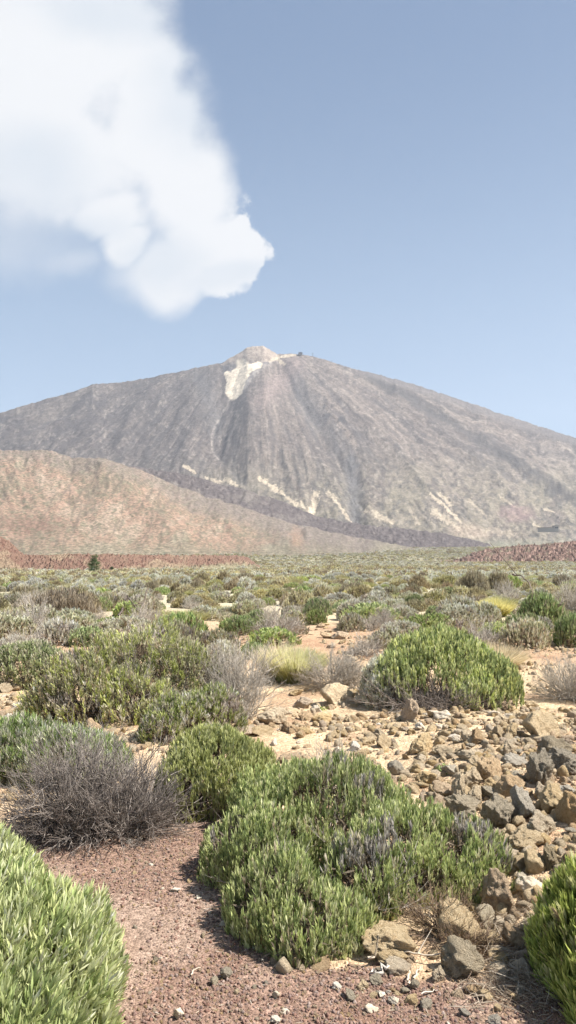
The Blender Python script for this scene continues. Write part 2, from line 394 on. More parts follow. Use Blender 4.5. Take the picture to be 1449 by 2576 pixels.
# ------------------------------------------------------------------ the volcano
CREST = [(-900, 1330), (-400, 1190), (-100, 1078), (0, 1040), (60, 1020), (130, 1000), (185, 985), (232, 967), (262, 965), (300, 962), (360, 954), (400, 945), (450, 935), (500, 924), (530, 917), (556, 915),
         (575, 904), (600, 889), (622, 874), (640, 871), (662, 870), (680, 880), (697, 890), (720, 891), (740, 889.5), (755, 891), (775, 893), (800, 900), (835, 911), (862, 920), (900, 930),
         (940, 939), (1000, 955), (1060, 972), (1110, 990), (1160, 1007), (1210, 1022), (1250, 1038), (1300, 1053), (1350, 1070), (1400, 1087), (1449, 1101), (1550, 1140), (1800, 1230), (2300, 1370)]
RAV = [(590, 978), (578, 1005), (556, 1040), (538, 1080), (540, 1115), (556, 1145), (575, 1170), (600, 1198), (626, 1226), (640, 1260)]
def volc_disp(U, V, s):
    fade = sm(0, .12, s) * sm(1.0, .93, s)
    ph = np.arctan2(U - 660, V - 780) + .035 * fbm2(U * .012, V * .012, 4, 46); rho = np.hypot(U - 660, V - 780) / 100
    rid = 1 - np.abs(fbm2(ph * 9, rho * .5, 4, 41, .55)) * 2.4
    rid2 = 1 - np.abs(fbm2(ph * 26, rho * 1.0, 4, 43, .6)) * 2.4
    mk = .25 + .75 * sm(-.3, .4, fbm2(U * .008, V * .008, 2, 48)); mk2 = sm(-.2, .4, fbm2(U * .011, V * .011, 3, 47))
    rb = fbm2(ph * 5.5, rho * .35, 3, 40, .5)
    z = 26 * rb * sm(.5, 3, rho) + 9 * rid * mk * (.3 + .7 * sm(1, 4, rho)) + 6 * rid2 * mk2 * sm(2., 5, rho) + 6 * fbm2(U * .035, V * .035, 6, 44, .6)
    z = z + 6 * fbm2(ph * 60, rho * 2.2, 4, 49, .6) * sm(2, 6, rho)
    d, t = seg_dist(U, V, RAV); z = z - 7 * np.exp(-(d / 9) ** 2) - 20 * np.exp(-(d / 90) ** 2)
    d, t = seg_dist(U, V, [(700, 930), (760, 1000), (800, 1060), (830, 1130), (885, 1200), (895, 1310)]); z = z - 36 * np.exp(-(d / 26) ** 2)
    d, t = seg_dist(U, V, [(740, 900), (690, 1000), (640, 1110), (630, 1220)]); z = z + 20 * np.exp(-(d / 42) ** 2)
    d, t = seg_dist(U, V, [(556, 915), (500, 990), (470, 1080), (480, 1170)]); z = z + 24 * np.exp(-(d / 40) ** 2)
    d, t = seg_dist(U, V, [(930, 935), (1100, 1030), (1260, 1130), (1449, 1250)]); z = z + 26 * np.exp(-(d / 14) ** 2)
    d, t = seg_dist(U, V, [(560, 932), (620, 905), (690, 898)]); z = z - 22 * np.exp(-(d / 7) ** 2)
    for q in ([(240, 970), (180, 1060), (60, 1110)], [(420, 945), (330, 1040), (300, 1120)], [(1000, 1000), (1150, 1120), (1300, 1250)], [(860, 1000), (960, 1100), (1080, 1240)]):
        d, t = seg_dist(U, V, q); z = z + 20 * np.exp(-(d / 16) ** 2)
    return z * fade, 0 * z
PATCH = [  # cream pumice: line, half width, strength
    ([(615, 922), (598, 945), (588, 972)], 24, 1.), ([(648, 912), (620, 925), (600, 935)], 13, 1.), ([(572, 938), (583, 965)], 9, 1.),
    ([(680, 903), (700, 898), (742, 894)], 6, 1.), ([(700, 902), (716, 916)], 5, .8),
    ([(462, 1180), (492, 1192)], 6, .9), ([(518, 1198), (545, 1208)], 5, .9), ([(545, 1208), (575, 1206), (602, 1222)], 7, .9),
    ([(655, 1200), (690, 1222), (730, 1255), (790, 1288)], 9, .95), ([(796, 1243), (790, 1265), (785, 1295)], 14, .95), ([(828, 1240), (850, 1270), (880, 1300)], 9, .8),
    ([(925, 1280), (950, 1300), (985, 1318)], 11, .75), ([(1082, 1254), (1120, 1285), (1160, 1322)], 6, .95), ([(1106, 1252), (1136, 1280)], 7, .85), ([(1095, 1300), (1150, 1335)], 13, .75),
    ([(1180, 1262), (1225, 1300)], 5, .5), ([(1256, 1245), (1295, 1275)], 4, .6), ([(1365, 1270), (1395, 1285)], 4, .7), ([(1040, 1290), (1050, 1320)], 12, .45), ([(1230, 1330), (1290, 1345)], 12, .4),
    ([(1340, 1315), (1368, 1330)], 3, .8)]
def volc_col(U, V, s, Z):
    n = fbm2(U * .02, V * .02, 5, 51, .6); nf = fbm2(U * .11, V * .11, 4, 52, .65)
    ph = np.arctan2(U - 650, V - 800); rho = np.hypot(U - 650, V - 800) / 100
    st = fbm2(ph * 38, rho * 1.1, 5, 53, .65)
    ph = ph + .035 * fbm2(U * .012, V * .012, 4, 46); st = fbm2(ph * 38, rho * 1.0, 5, 53, .65); st2 = fbm2(ph * 95, rho * 2.4, 4, 56, .6)
    C = np.broadcast_to(np.array([.124, .103, .091]), U.shape + (3,)).copy()
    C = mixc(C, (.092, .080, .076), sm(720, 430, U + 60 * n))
    sb = fbm2(ph * 13, rho * .5, 4, 59, .55) + .35 * nf; C = mixc(C, (.072, .066, .065), sm(.05, .4, sb) * .55); C = mixc(C, (.195, .165, .14), sm(-.1, -.45, sb) * .45)
    C = mixc(C, (.195, .162, .137), sm(.0, .4, st) * (.30 + .5 * sm(500, 800, U)))
    C = mixc(C, (.088, .080, .078), sm(-.05, -.45, st + .3 * nf) * .6)
    C = mixc(C, (.250, .212, .180), sm(.1, .45, st2 + .3 * nf) * .32); C = mixc(C, (.10, .09, .086), sm(-.1, -.45, st2 + .3 * nf) * .4)
    C = mixc(C, (.215, .190, .138), sm(-.2, .3, nf + n * .5) * sm(1120, 1260, V) * sm(430, 560, U) * .75)
    C = mixc(C, (.150, .150, .105), sm(.0, .4, -nf) * sm(1080, 1280, V) * .4)
    C = mixc(C, (.27, .235, .20), sm(.25, .5, nf) * .5)
    C = mixc(C, (.07, .064, .062), sm(-.22, -.45, nf + .25 * n) * .65)
    # summit cone
    k = in_poly(U, V, [(556, 918), (600, 880), (640, 860), (680, 870), (705, 893), (670, 905), (620, 908), (575, 925)])
    C = mixc(C, (.30, .245, .20), k * .9)
    d, t = seg_dist(U, V, [(565, 925), (600, 912), (650, 905), (668, 908), (640, 935), (600, 975)]); C = mixc(C, (.15, .14, .14), np.exp(-(d / 6) ** 2) * .9)
    # smooth ash chutes
    for q, w, a_ in (([(740, 950), (775, 1010), (800, 1060)], 22, .6), ([(880, 1160), (890, 1220), (893, 1320)], 20, .85), ([(830, 1080), (850, 1130)], 14, .6), ([(500, 950), (530, 1010), (545, 1060)], 22, .5)):
        d, t = seg_dist(U, V, q); C = mixc(C, (.118, .113, .112), np.exp(-(d / w) ** 2) * a_)
    for (cu, cv_, r) in ((820, 1050, 14), (862, 1062, 16), (880, 1226, 9), (815, 1028, 8), (770, 985, 9), (545, 1150, 6), (560, 1165, 6)):
        d = np.hypot((U - cu), (V - cv_)) / r + .9 * nf; C = mixc(C, (.07, .065, .065), sm(.8, .3, d))
    # ravine: pale wash with a dark side
    d, t = seg_dist(U, V + 0, RAV); C = mixc(C, (.10, .095, .095), np.exp(-((d) / 9) ** 2) * .3 * sm(-.5, .3, nf + .3))
    d, t = seg_dist(U + 6, V, RAV[:6]); C = mixc(C, (.33, .29, .25), np.exp(-(d / 2.2) ** 2) * .65 * sm(-.35, .1, nf))
    d, t = seg_dist(U, V, [(596, 985), (625, 955), (655, 925), (690, 903)]); C = mixc(C, (.36, .32, .28), np.exp(-(d / 6) ** 2) * sm(-.4, .2, nf) * .8)
    d, t = seg_dist(U, V, [(740, 920), (700, 960), (660, 1010)]); C = mixc(C, (.26, .2, .18), np.exp(-(d / 26) ** 2) * .5)
    for q, w, a_ in PATCH[:3]:
        d, t = seg_dist(U, V, q); C = mixc(C, (.58, .495, .38), sm(1.0, .8, d / w + .22 * nf))
    for q, w, a_ in PATCH[3:]:
        d, t = seg_dist(U, V, q); dd = d / (w * .72) + .9 * fbm2(U * .10 + V * .05, V * .06, 4, 55) + .9 * fbm2(U * .3, V * .22, 3, 57)
        ok = sm(1.05, .6, dd) * a_ * .72
        C = mixc(C, (.50, .415, .305), ok)
    d = np.hypot((U - 1180) / 60, (V - 1345) / 30); C = mixc(C, (.38, .30, .23), sm(1.2, .4, d + .3 * nf) * .5)
    d = np.hypot((U - 1300) / 50, (V - 1290) / 25); C = mixc(C, (.24, .16, .15), sm(1.2, .4, d + .4 * nf) * .5)
    C = C * (1 + .45 * fbm2(U * .24, V * .28, 3, 58, .7) + .08 * st2)[..., None]
    # right-hand upper ridge, darker
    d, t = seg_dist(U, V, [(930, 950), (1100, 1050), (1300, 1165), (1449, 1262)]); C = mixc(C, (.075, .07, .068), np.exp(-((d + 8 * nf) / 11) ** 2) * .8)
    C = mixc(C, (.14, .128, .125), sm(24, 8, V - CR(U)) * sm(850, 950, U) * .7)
    C = mixc(C, (.20, .20, .145), sm(1345, 1375, V) * .7)
    return C
CR = curve(CREST)
us = np.arange(-620, 2080, 2.7)
slope_terrain('mountain', us, srough(CR, 3.4, .09, 61), 1392, 3000, 5600, 430, terrain_mat('volcanic_slope', .035, .20, 1.0, 9.0), volc_disp, volc_col, (900, 1500),
              'grey volcanic mountain with cream pumice streaks and a small summit cone')

# ------------------------------------------------------------------ tan hill, dark lava flow
def hill_crest(u): return HC(u)
HC = curve([(-900, 1180), (-300, 1150), (0, 1131), (60, 1135), (95, 1131), (130, 1134), (180, 1149), (215, 1152), (250, 1149), (275, 1156), (300, 1165), (350, 1180), (400, 1204), (450, 1224), (520, 1250), (580, 1264),
            (640, 1283), (700, 1304), (760, 1322), (830, 1338), (900, 1352), (980, 1366), (1050, 1378), (1120, 1384), (1250, 1392), (1500, 1400), (2000, 1402)])
LC = curve([(-900, 1190), (0, 1150), (300, 1172), (340, 1172), (370, 1178), (440, 1187), (500, 1203), (560, 1219), (620, 1233), (680, 1252), (740, 1274), (790, 1296), (850, 1310), (930, 1322), (1000, 1328), (1060, 1334),
            (1120, 1344), (1170, 1354), (1215, 1362), (1260, 1385), (1500, 1400)])
def hill_disp(U, V, s):
    fade = sm(0, .1, s) * sm(1.0, .9, s)
    z = 16 * fbm2(U * .012, V * .012, 4, 71) + 3 * fbm2((U + .5 * V) * .03, V * .02, 4, 72) + 2.0 * fbm2(U * .07, V * .1, 4, 73)
    d, t = seg_dist(U, V, [(250, 1150), (330, 1230), (420, 1330), (470, 1380)]); z = z + 13 * np.exp(-(d / 32) ** 2)
    d, t = seg_dist(U, V, [(640, 1275), (700, 1330), (760, 1390)]); z = z + 12 * np.exp(-(d / 30) ** 2)
    d, t = seg_dist(U, V, [(380, 1215), (500, 1300), (600, 1390)]); z = z - 12 * np.exp(-(d / 40) ** 2)
    z = z + 5 * fbm2((U - .5 * V) * .05, (V + U * .4) * .02, 5, 74, .6)
    return z * fade * (.12 + .88 * s), 0 * z
def hill_col(U, V, s, Z):
    n = fbm2(U * .013, V * .018, 4, 75); nf = fbm2(U * .10, V * .16, 4, 76, .65); ns = fbm2((U + V) * .05, (V - U * .5) * .02, 4, 77)
    C = np.broadcast_to(np.array([.268, .180, .132]), U.shape + (3,)).copy()
    C = mixc(C, (.29, .22, .165), sm(.0, .5, n + .6 * ns))
    C = mixc(C, (.175, .15, .108), sm(.0, .4, -n + .6 * nf) * .45)
    C = mixc(C, (.13, .125, .085), sm(.12, .35, nf) * .7)
    C = mixc(C, (.34, .28, .21), sm(.3, .6, -nf) * .4)
    ri = 1 - np.abs(fbm2((U + .35 * V) * .022, V * .006, 4, 78, .55)) * 2; C = mixc(C, (.13, .105, .08), sm(.82, .98, ri) * .7)
    C = mixc(C, (.175, .145, .125), sm(46, 6, V - HC(U) + 26 * n + 14 * nf) * .65)
    d = np.hypot((U - 60) / 130, (V - 1320) / 26); C = mixc(C, (.17, .105, .08), sm(1.3, .3, d + .8 * nf) * .6)
    C = mixc(C, (.17, .14, .122), sm(560, 800, U + 90 * n) * .75)
    C = mixc(C, (.17, .14, .122), sm(380, 560, U) * sm(60, 20, V - HC(U)) * .6)
    C = mixc(C, (.20, .180, .128), sm(1352, 1400, V + 30 * n) * .7)
    C = C * (1 + .42 * fbm2(U * .22, V * .36, 3, 79, .7) + .15 * nf)[..., None]
    d = np.hypot((U - 745) / 22, (V - 1355) / 40); C = mixc(C, (.30, .18, .12), sm(1.2, .2, d + .5 * nf) * .4)
    return C
slope_terrain('hill', np.arange(-620, 1700, 2.6), srough(HC, 7.0, .035, 64), 1404, 1300, 2500, 200, terrain_mat('hill_soil', .06, .22, 1.0, 3.0, .11), hill_disp, hill_col, (60, 300),
              'tan hill dotted with scrub in front of the mountain on the left')
def lava_disp(U, V, s):
    fade = sm(0, .1, s) * sm(1.0, .92, s); return fade * (9 * fbm2(U * .05, V * .06, 5, 81, .7) + 5 * np.abs(fbm2(U * .12, V * .12, 3, 82))), 0 * U
def lava_col(U, V, s, Z):
    nf = fbm2(U * .12, V * .14, 4, 84, .65); C = np.broadcast_to(np.array([.085, .072, .070]), U.shape + (3,)).copy()
    C = mixc(C, (.135, .115, .108), sm(.0, .5, nf)); C = mixc(C, (.17, .15, .13), sm(.1, .5, fbm2(U * .03, V * .05, 3, 85)) * .55 * sm(900, 650, U)); return C
slope_terrain('lava_flow', np.arange(280, 1300, 2.4), srough(LC, 5.5, .06, 66), lambda u: LC(u) + 75, 2540, 2900, 90, terrain_mat('dark_lava', .08, .35, 1.0, 4.0), lava_disp, lava_col, (40, 120),
              'dark lava flow running down between the tan hill and the mountain')
# ------------------------------------------------------------------ red lava ridge (left), red lava field (right)
RC = curve([(-900, 1385), (-100, 1360), (-40, 1345), (0, 1349), (25, 1362), (50, 1388), (62, 1396), (120, 1396), (180, 1394), (260, 1395), (420, 1397), (560, 1398), (605, 1399), (628, 1405), (650, 1424), (700, 1460)])
def red_disp(U, V, s):
    fade = sm(0, .05, s) * sm(1.0, .95, s); n = fbm2(U * .13, V * .3, 4, 91, .7)
    return fade * (1.5 * n + 1.7 * np.abs(fbm2(U * .25, V * .45, 3, 92))), 0 * U
def red_col(U, V, s, Z):
    nf = fbm2(U * .16, V * .3, 4, 94, .65); n = fbm2(U * .02, V * .05, 3, 95)
    C = np.broadcast_to(np.array([.175, .112, .083]), U.shape + (3,)).copy()
    C = mixc(C, (.15, .08, .062), sm(.0, .5, nf)); C = mixc(C, (.235, .175, .12), sm(.1, .6, n - .4 * nf + .6 * sm(.55, .1, s)) * .9)
    C = mixc(C, (.12, .08, .065), sm(.3, .6, nf) * .8); C = mixc(C, (.20, .19, .12), sm(.25, 0, s) * .7)
    return C
slope_terrain('lava_ridge', np.arange(-620, 720, 1.7), srough(RC, 1.6, .15, 67), lambda u: 1446 - 22 * sm(200, 640, u) + 60 * sm(640, 700, u), lambda u: 330 + 120 * sm(200, 640, u), lambda u: 420 + 110 * sm(200, 640, u), 110,
              terrain_mat('red_lava', 1.1, .4, 1.0, .5), red_disp, red_col, (12, 40), 'low ridge of reddish lava on the left beyond the plain')
FC = curve([(1080, 1418), (1150, 1409), (1170, 1401), (1200, 1388), (1250, 1379), (1300, 1373), (1350, 1371), (1400, 1366), (1449, 1361), (1600, 1352), (1900, 1350), (2300, 1380)])
def red2_disp(U, V, s):
    fade = sm(0, .05, s) * sm(1.0, .97, s); n = fbm2(U * .2, V * .35, 4, 96, .75)
    return fade * (4.0 * n + 3.4 * np.abs(fbm2(U * .33, V * .4, 3, 97))), 0 * U
def red2_col(U, V, s, Z):
    nf = fbm2(U * .22, V * .3, 4, 98, .65)
    C = np.broadcast_to(np.array([.17, .11, .09]), U.shape + (3,)).copy()
    C = mixc(C, (.08, .055, .048), sm(-.1, .4, nf)); C = mixc(C, (.30, .21, .17), sm(.1, .5, -nf)); C = mixc(C, (.19, .18, .12), sm(.15, .5, fbm2(U * .07, V * .2, 3, 99)) * .5); return C
slope_terrain('lava_field', np.arange(1090, 2200, 1.7), srough(FC, 3.0, .2, 68), 1414, 820, 980, 90, terrain_mat('rough_lava', .45, .45, 1.0, 1.5), red2_disp, red2_col, (25, 150),
              'rough red brown lava field on the right below the mountain')

# ------------------------------------------------------------------ shrubs
GREEN = [((.265, .32, .125), 5), ((.355, .40, .18), 4), ((.18, .23, .09), 3), ((.40, .41, .21), 2), ((.42, .35, .22), .5)]
FRESH = [((.48, .53, .185), 5), ((.58, .63, .27), 4), ((.33, .40, .12), 2), ((.60, .59, .34), 1)]
CUSH = [((.37, .41, .135), 5), ((.48, .51, .20), 4), ((.24, .29, .09), 3), ((.47, .46, .24), 2), ((.50, .40, .26), .4)]
SAGE = [((.40, .385, .235), 4), ((.49, .465, .31), 4), ((.26, .265, .15), 3), ((.56, .51, .38), 2.5), ((.42, .33, .22), 1)]
SILVER = [((.53, .505, .39), 4), ((.42, .41, .28), 3), ((.62, .575, .46), 3), ((.29, .29, .175), 1)]
OLIVE = [((.41, .355, .185), 4), ((.50, .44, .245), 3), ((.28, .245, .125), 3), ((.56, .50, .31), 1)]
BROOM = [((.36, .30, .19), 4), ((.45, .385, .26), 3), ((.24, .195, .125), 3)]
STRAW = [((.56, .51, .31), 4), ((.66, .60, .40), 3), ((.46, .45, .22), 3)]
def pick(pal, n, rs):
    c = np.array([p[0] for p in pal]); w = np.array([p[1] for p in pal], float); return c[rs.choice(len(pal), n, p=w / w.sum())]
def dome_points(lobes, spacing, rs, lump=.10, cut=0.0, zfun=None, seed=0, lsc=5.):
    """points on the outer surface of a cluster of domes: position, normal"""
    P = []; N = []
    for i, (cx, cy, rx, ry, h) in enumerate(lobes):
        area = 2 * pi * ((rx * ry) ** 1.6 / 3 + 2 * ((rx + ry) / 2 * h) ** 1.6 / 3) ** (1 / 1.6)
        n = int(area / spacing ** 2); d = nrm(rs.normal(size=(n, 3))); d[:, 2] = np.abs(d[:, 2])
        d = nrm(d * np.array([1, 1, 1.0])); k = 1 + lump * fbm3((cx + d[:, 0] * rx) * lsc, (cy + d[:, 1] * ry) * lsc, d[:, 2] * h * lsc, 3, seed)
        p = np.stack([cx + d[:, 0] * rx * k, cy + d[:, 1] * ry * k, d[:, 2] ** .72 * h * k], 1)
        nn = nrm(np.stack([d[:, 0] / rx, d[:, 1] / ry, d[:, 2] / h], 1))
        ok = d[:, 2] >= -.02
        for j, (ax, ay, bx, by, hh) in enumerate(lobes):
            if j != i: ok &= ((p[:, 0] - ax) / bx) ** 2 + ((p[:, 1] - ay) / by) ** 2 + (p[:, 2] / hh) ** 2 > .86
        if cut > 0: ok &= (p[:, 2] > cut * h * (1 + .8 * fbm2(p[:, 0] * 6, p[:, 1] * 6, 2, seed + 3)))
        P.append(p[ok]); N.append(nn[ok])
    return np.concatenate(P), np.concatenate(N)
def leafy(soup, lobes, rs, pal, spacing=.028, per=11, L=.045, W=.0075, up=.7, spread=.38, depth=.05, lump=.10, holes=-.42, dead=None, cut=0., seed=0, lsc=5., patch=3.):
    P, N = dome_points(lobes, spacing, rs, lump, cut, seed=seed, lsc=lsc)
    g = fbm3(P[:, 0] * lsc * 1.6, P[:, 1] * lsc * 1.6, P[:, 2] * lsc * 1.6, 3, seed + 5); keep = g > holes; P, N, g = P[keep], N[keep], g[keep]
    n = len(P)
    A = nrm(N * (1 - up) + np.array([0, 0, up]) + rs.normal(size=(n, 3)) * .11)
    dk = rs.rand(n) ** 1.6 * depth * 1.6; P = P - A * dk[:, None]
    # colour follows patches of shoots
    t = fbm3(P[:, 0] * patch, P[:, 1] * patch, P[:, 2] * patch, 3, seed + 9)
    base = pick(pal, n, rs); alt = pick(pal, n, rs); w = sm(-.3, .3, t)[:, None]
    base = base * (.86 + .28 * w) * (1 + .12 * rs.normal(size=(n, 1)))
    if dead is not None:
        dm = sm(*dead, fbm3(P[:, 0] * 4.3 + 3, P[:, 1] * 4.3, P[:, 2] * 4.3, 2, seed + 12)) > rs.rand(n)
        base[dm] = pick([((.42, .38, .33), 3), ((.31, .27, .235), 2), ((.50, .43, .31), 1)], int(dm.sum()), rs)
    ii = np.repeat(np.arange(n), per); m = len(ii)
    tt = rs.rand(m); a = A[ii]; rad = nrm(np.cross(a, rs.normal(size=(m, 3))))
    ang = spread * (.5 + 1.1 * (1 - tt)) ; D = a * np.cos(ang)[:, None] + rad * np.sin(ang)[:, None]
    Q = P[ii] + a * ((tt - .75) * depth)[:, None]
    c = base[ii] * (1 + .16 * rs.normal(size=(m, 1))); c = np.clip(c, .015, .8)
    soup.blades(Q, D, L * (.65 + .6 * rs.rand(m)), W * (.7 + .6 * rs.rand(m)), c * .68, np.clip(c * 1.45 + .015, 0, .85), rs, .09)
def shade_thatch(soup, lobes, rs, spacing=.05, L=.07, W=.02, k=.80, col=(.15, .115, .08)):  # dead inner leaves, added as a dark shell so gaps look shaded
    P, N = dome_points([(x, y, rx * k, ry * k, h * k) for x, y, rx, ry, h in lobes], spacing, rs, .12, seed=3)
    n = len(P) * 3; ii = np.repeat(np.arange(len(P)), 3); P = P[ii] + rs.normal(size=(n, 3)) * spacing * .4; P[:, 2] = np.maximum(P[:, 2], .004)
    c = np.array(col) * (.6 + .8 * rs.rand(n, 1)); soup.blades(P, rs.normal(size=(n, 3)) + N[ii] * .6 + [0, 0, .5], L * (.6 + .8 * rs.rand(n)), W, c, c * 1.2, rs)
def stems(soup, lobes, rs, n=90, r=.006, col=(.20, .155, .12), k=.82):
    for (cx, cy, rx, ry, h) in lobes:
        d = nrm(rs.normal(size=(n, 3))); d[:, 2] = np.abs(d[:, 2]) * .8
        end = np.stack([cx + d[:, 0] * rx * k, cy + d[:, 1] * ry * k, np.maximum(.03, d[:, 2] * h * k)], 1)
        st = np.stack([cx + d[:, 0] * rx * .22 * rs.rand(n), cy + d[:, 1] * ry * .22 * rs.rand(n), np.full(n, -.01)], 1)
        mid = (st + end) / 2 + rs.normal(size=(n, 3)) * h * .10; mid[:, 2] = np.abs(mid[:, 2]) * .8
        t = np.linspace(0, 1, 6)[None, :, None]; P = (1 - t) ** 2 * st[:, None] + 2 * t * (1 - t) * mid[:, None] + t * t * end[:, None]
        P = P + rs.normal(size=P.shape) * .006 * t
        soup.tubes(P, np.linspace(1, .3, 6)[None] * r * (.5 + rs.rand(n, 1)), np.array(col) * (.7 + .6 * rs.rand(n, 1)))
def twiggy(soup, lobes, rs, n0=60, kids=(7, 5), r=.0045, pal=(((.27, .235, .21), 3), ((.40, .355, .315), 2), ((.14, .12, .105), 2)), spread=1., wob=.05, tipr=.35):
    for (cx, cy, rx, ry, h) in lobes:
        d = nrm(rs.normal(size=(n0, 3)) * np.array([spread, spread, 1])); d[:, 2] = np.abs(d[:, 2]) * .95 + .05
        st = np.stack([cx + rs.normal(size=n0) * rx * .16, cy + rs.normal(size=n0) * ry * .16, np.zeros(n0)], 1)
        end = np.stack([cx + d[:, 0] * rx, cy + d[:, 1] * ry, d[:, 2] * h], 1) * 1.0
        k = 7; t = np.linspace(0, 1, k)[None, :, None]
        sag = np.array([0, 0, 1.0]) * (4 * t * (1 - t)) * .05 * h
        P = st[:, None] * (1 - t) + end[:, None] * t + sag + np.cumsum(rs.normal(size=(n0, k, 3)), 1) * wob * h * .35 * t
        P[..., 2] = np.maximum(P[..., 2], .005)
        lev = P; rr = r; Ln = np.linalg.norm(end - st, axis=1)
        soup.tubes(P, np.linspace(1, .45, k)[None] * rr * (.7 + .6 * rs.rand(n0, 1)), pick(pal, n0, rs))
        for li, kn in enumerate(kids):
            m = len(lev) * kn; src = np.repeat(np.arange(len(lev)), kn); kk = lev.shape[1]
            tp = (.25 + .72 * rs.rand(m)) * (kk - 1); i0 = np.minimum(tp.astype(int), kk - 2); f = (tp - i0)[:, None]
            base = lev[src, i0] * (1 - f) + lev[src, i0 + 1] * f
            pd = nrm(lev[src, i0 + 1] - lev[src, i0]); L2 = Ln[src] * (.42 if li == 0 else .40) * (.6 + .8 * rs.rand(m))
            dr = nrm(pd + rs.normal(size=(m, 3)) * .42 + np.array([0, 0, .22])); k = 4; t = np.linspace(0, 1, k)[None, :, None]
            Q = base[:, None] + dr[:, None] * L2[:, None, None] * t + np.cumsum(rs.normal(size=(m, k, 3)), 1) * L2[:, None, None] * .05 * t
            Q[..., 2] = np.maximum(Q[..., 2], .004); rr *= .62
            soup.tubes(Q, np.linspace(1, tipr, k)[None] * rr * (.7 + .6 * rs.rand(m, 1)), pick(pal, m, rs)); lev = Q; Ln = L2
def tussock(soup, rx, h, rs, n=2600, W=.006, base=((.19, .22, .06), (.25, .27, .08)), tip=((.55, .47, .28), (.50, .46, .24)), lean=.55, off=(0, 0)):
    d = rs.normal(size=(n, 2)); rr = np.sqrt(rs.rand(n)); an = rs.rand(n) * 2 * pi
    ox, oy = np.cos(an) * rr, np.sin(an) * rr; st = np.stack([off[0] + ox * rx * .55, off[1] + oy * rx * .55, np.zeros(n)], 1)
    D = np.stack([ox * lean + d[:, 0] * .12, oy * lean + d[:, 1] * .12, np.ones(n)], 1); D = nrm(D)
    L = h * (.5 + .55 * rs.rand(n)) * (1.08 - .25 * rr)
    cb = np.array(base)[rs.choice(len(base), n)] * (.85 + .3 * rs.rand(n, 1)); ct = np.array(tip)[rs.choice(len(tip), n)] * (.85 + .3 * rs.rand(n, 1))
    k = 5; t = np.linspace(0, 1, k)[None, :, None]; droop = np.stack([ox, oy, -.6 * np.ones(n)], 1)[:, None] * t ** 2 * L[:, None, None] * .22
    P = st[:, None] + D[:, None] * L[:, None, None] * t + droop
    side = nrm(np.cross(D, rs.normal(size=(n, 3))))[:, None]; w = (W * np.linspace(1, .15, k))[None, :, None]
    V = np.stack([P - side * w / 2, P + side * w / 2], 2); idx = np.arange(n * k * 2).reshape(n, k, 2)
    f = np.stack([idx[:, :-1, 0], idx[:, :-1, 1], idx[:, 1:, 1], idx[:, 1:, 0]], -1).reshape(-1, 4)
    C = cb[:, None] * (1 - t) + ct[:, None] * t; C = np.repeat(C, 2, axis=1).reshape(-1, 3)
    soup.add(V.reshape(-1, 3), [f], C)

def shrub(name, loc, label, group=None, fol=None, woo=None, cat='shrub', leafmat=None, rz=0., parts=('foliage', 'twigs')):
    o = empty(name, loc, rz); tag(o, label, cat, group)
    if fol: mesh_obj(parts[0], fol.mesh(parts[0], [leafmat or M_LEAF]), o)
    if woo: mesh_obj(parts[1], woo.mesh(parts[1], [M_TWIG]), o)
    return o
FOOT = []     # footprints already taken: x, y, r
def lob(ls, ox, oy): return [(a - ox, c - oy, rx, ry, h) for a, c, rx, ry, h in ls]
def world_shrub(name, lobes, label, seed, green=None, stem=None, dry=None, group=None, cat='shrub', **kw):
    rs = RS(seed); ox = np.mean([l[0] for l in lobes]); oy = np.mean([l[1] for l in lobes]); L = lob(lobes, ox, oy)
    for l in lobes: FOOT.append((l[0], l[1], (l[2] + l[3]) / 2))
    fo = None
    if green is not None: fo = Soup(); leafy(fo, L, rs, seed=seed, **green); shade_thatch(fo, L, rs, .034, .042, .009, .76)
    wo = Soup() if (stem or dry) else None
    if stem: stems(wo, L, rs, **stem)
    if dry:
        dl = dry.pop('lobes', None); twiggy(wo, lob(dl, ox, oy) if dl else L, rs, **dry)
    return shrub(name, (ox, oy, float(gz(ox, oy)) - .01), label, group, fo, wo, cat)

PALETW0 = (((.52, .48, .42), 1), ((.38, .34, .30), 1))
# ---- the nearest shrubs, each modelled on its own
world_shrub('green_shrub', [(-1.33, 2.75, .74, .72, .50), (-1.05, 2.30, .48, .45, .36), (-1.55, 3.35, .55, .42, .47)], 'bright green long leaved shrub at the left edge beside the gravel path, nearest of all', 11,
            green=dict(pal=FRESH, spacing=.022, per=12, L=.050, W=.0085, up=.66, depth=.06, spread=.48, holes=-.6, lump=.13), stem=dict(n=80))
world_shrub('green_shrub', [(.20, 4.45, .56, .50, .42), (-.14, 4.05, .30, .36, .33), (-.06, 3.50, .22, .28, .27), (.54, 3.98, .42, .40, .33), (.16, 3.40, .20, .22, .21), (.86, 3.98, .25, .28, .28), (.05, 3.28, .15, .16, .17), (.36, 3.74, .22, .22, .27)],
            'large sprawling green cushion shrub with grey dead tufts in the middle beside the gravel path', 12,
            green=dict(pal=CUSH, spacing=.019, per=11, L=.036, W=.0066, up=.80, spread=.26, depth=.06, lump=.26, holes=-.20, dead=(.26, .5), lsc=4.5, patch=2.2), stem=dict(n=130, r=.0055),
            dry=dict(n0=10, kids=(5, 3), r=.0028, pal=PALETW0, lobes=[(.20, 4.4, .5, .45, .44), (-.1, 3.6, .22, .28, .29), (.4, 3.6, .26, .22, .25)]))
world_shrub('green_shrub', [(1.40, 3.05, .45, .48, .43), (1.22, 2.80, .26, .28, .30)], 'dark green shrub at the lower right edge casting shade on the gravel', 13,
            green=dict(pal=CUSH, spacing=.021, per=12, L=.050, W=.0085, up=.72, spread=.3, depth=.06, lump=.1, holes=-.6), stem=dict(n=80))
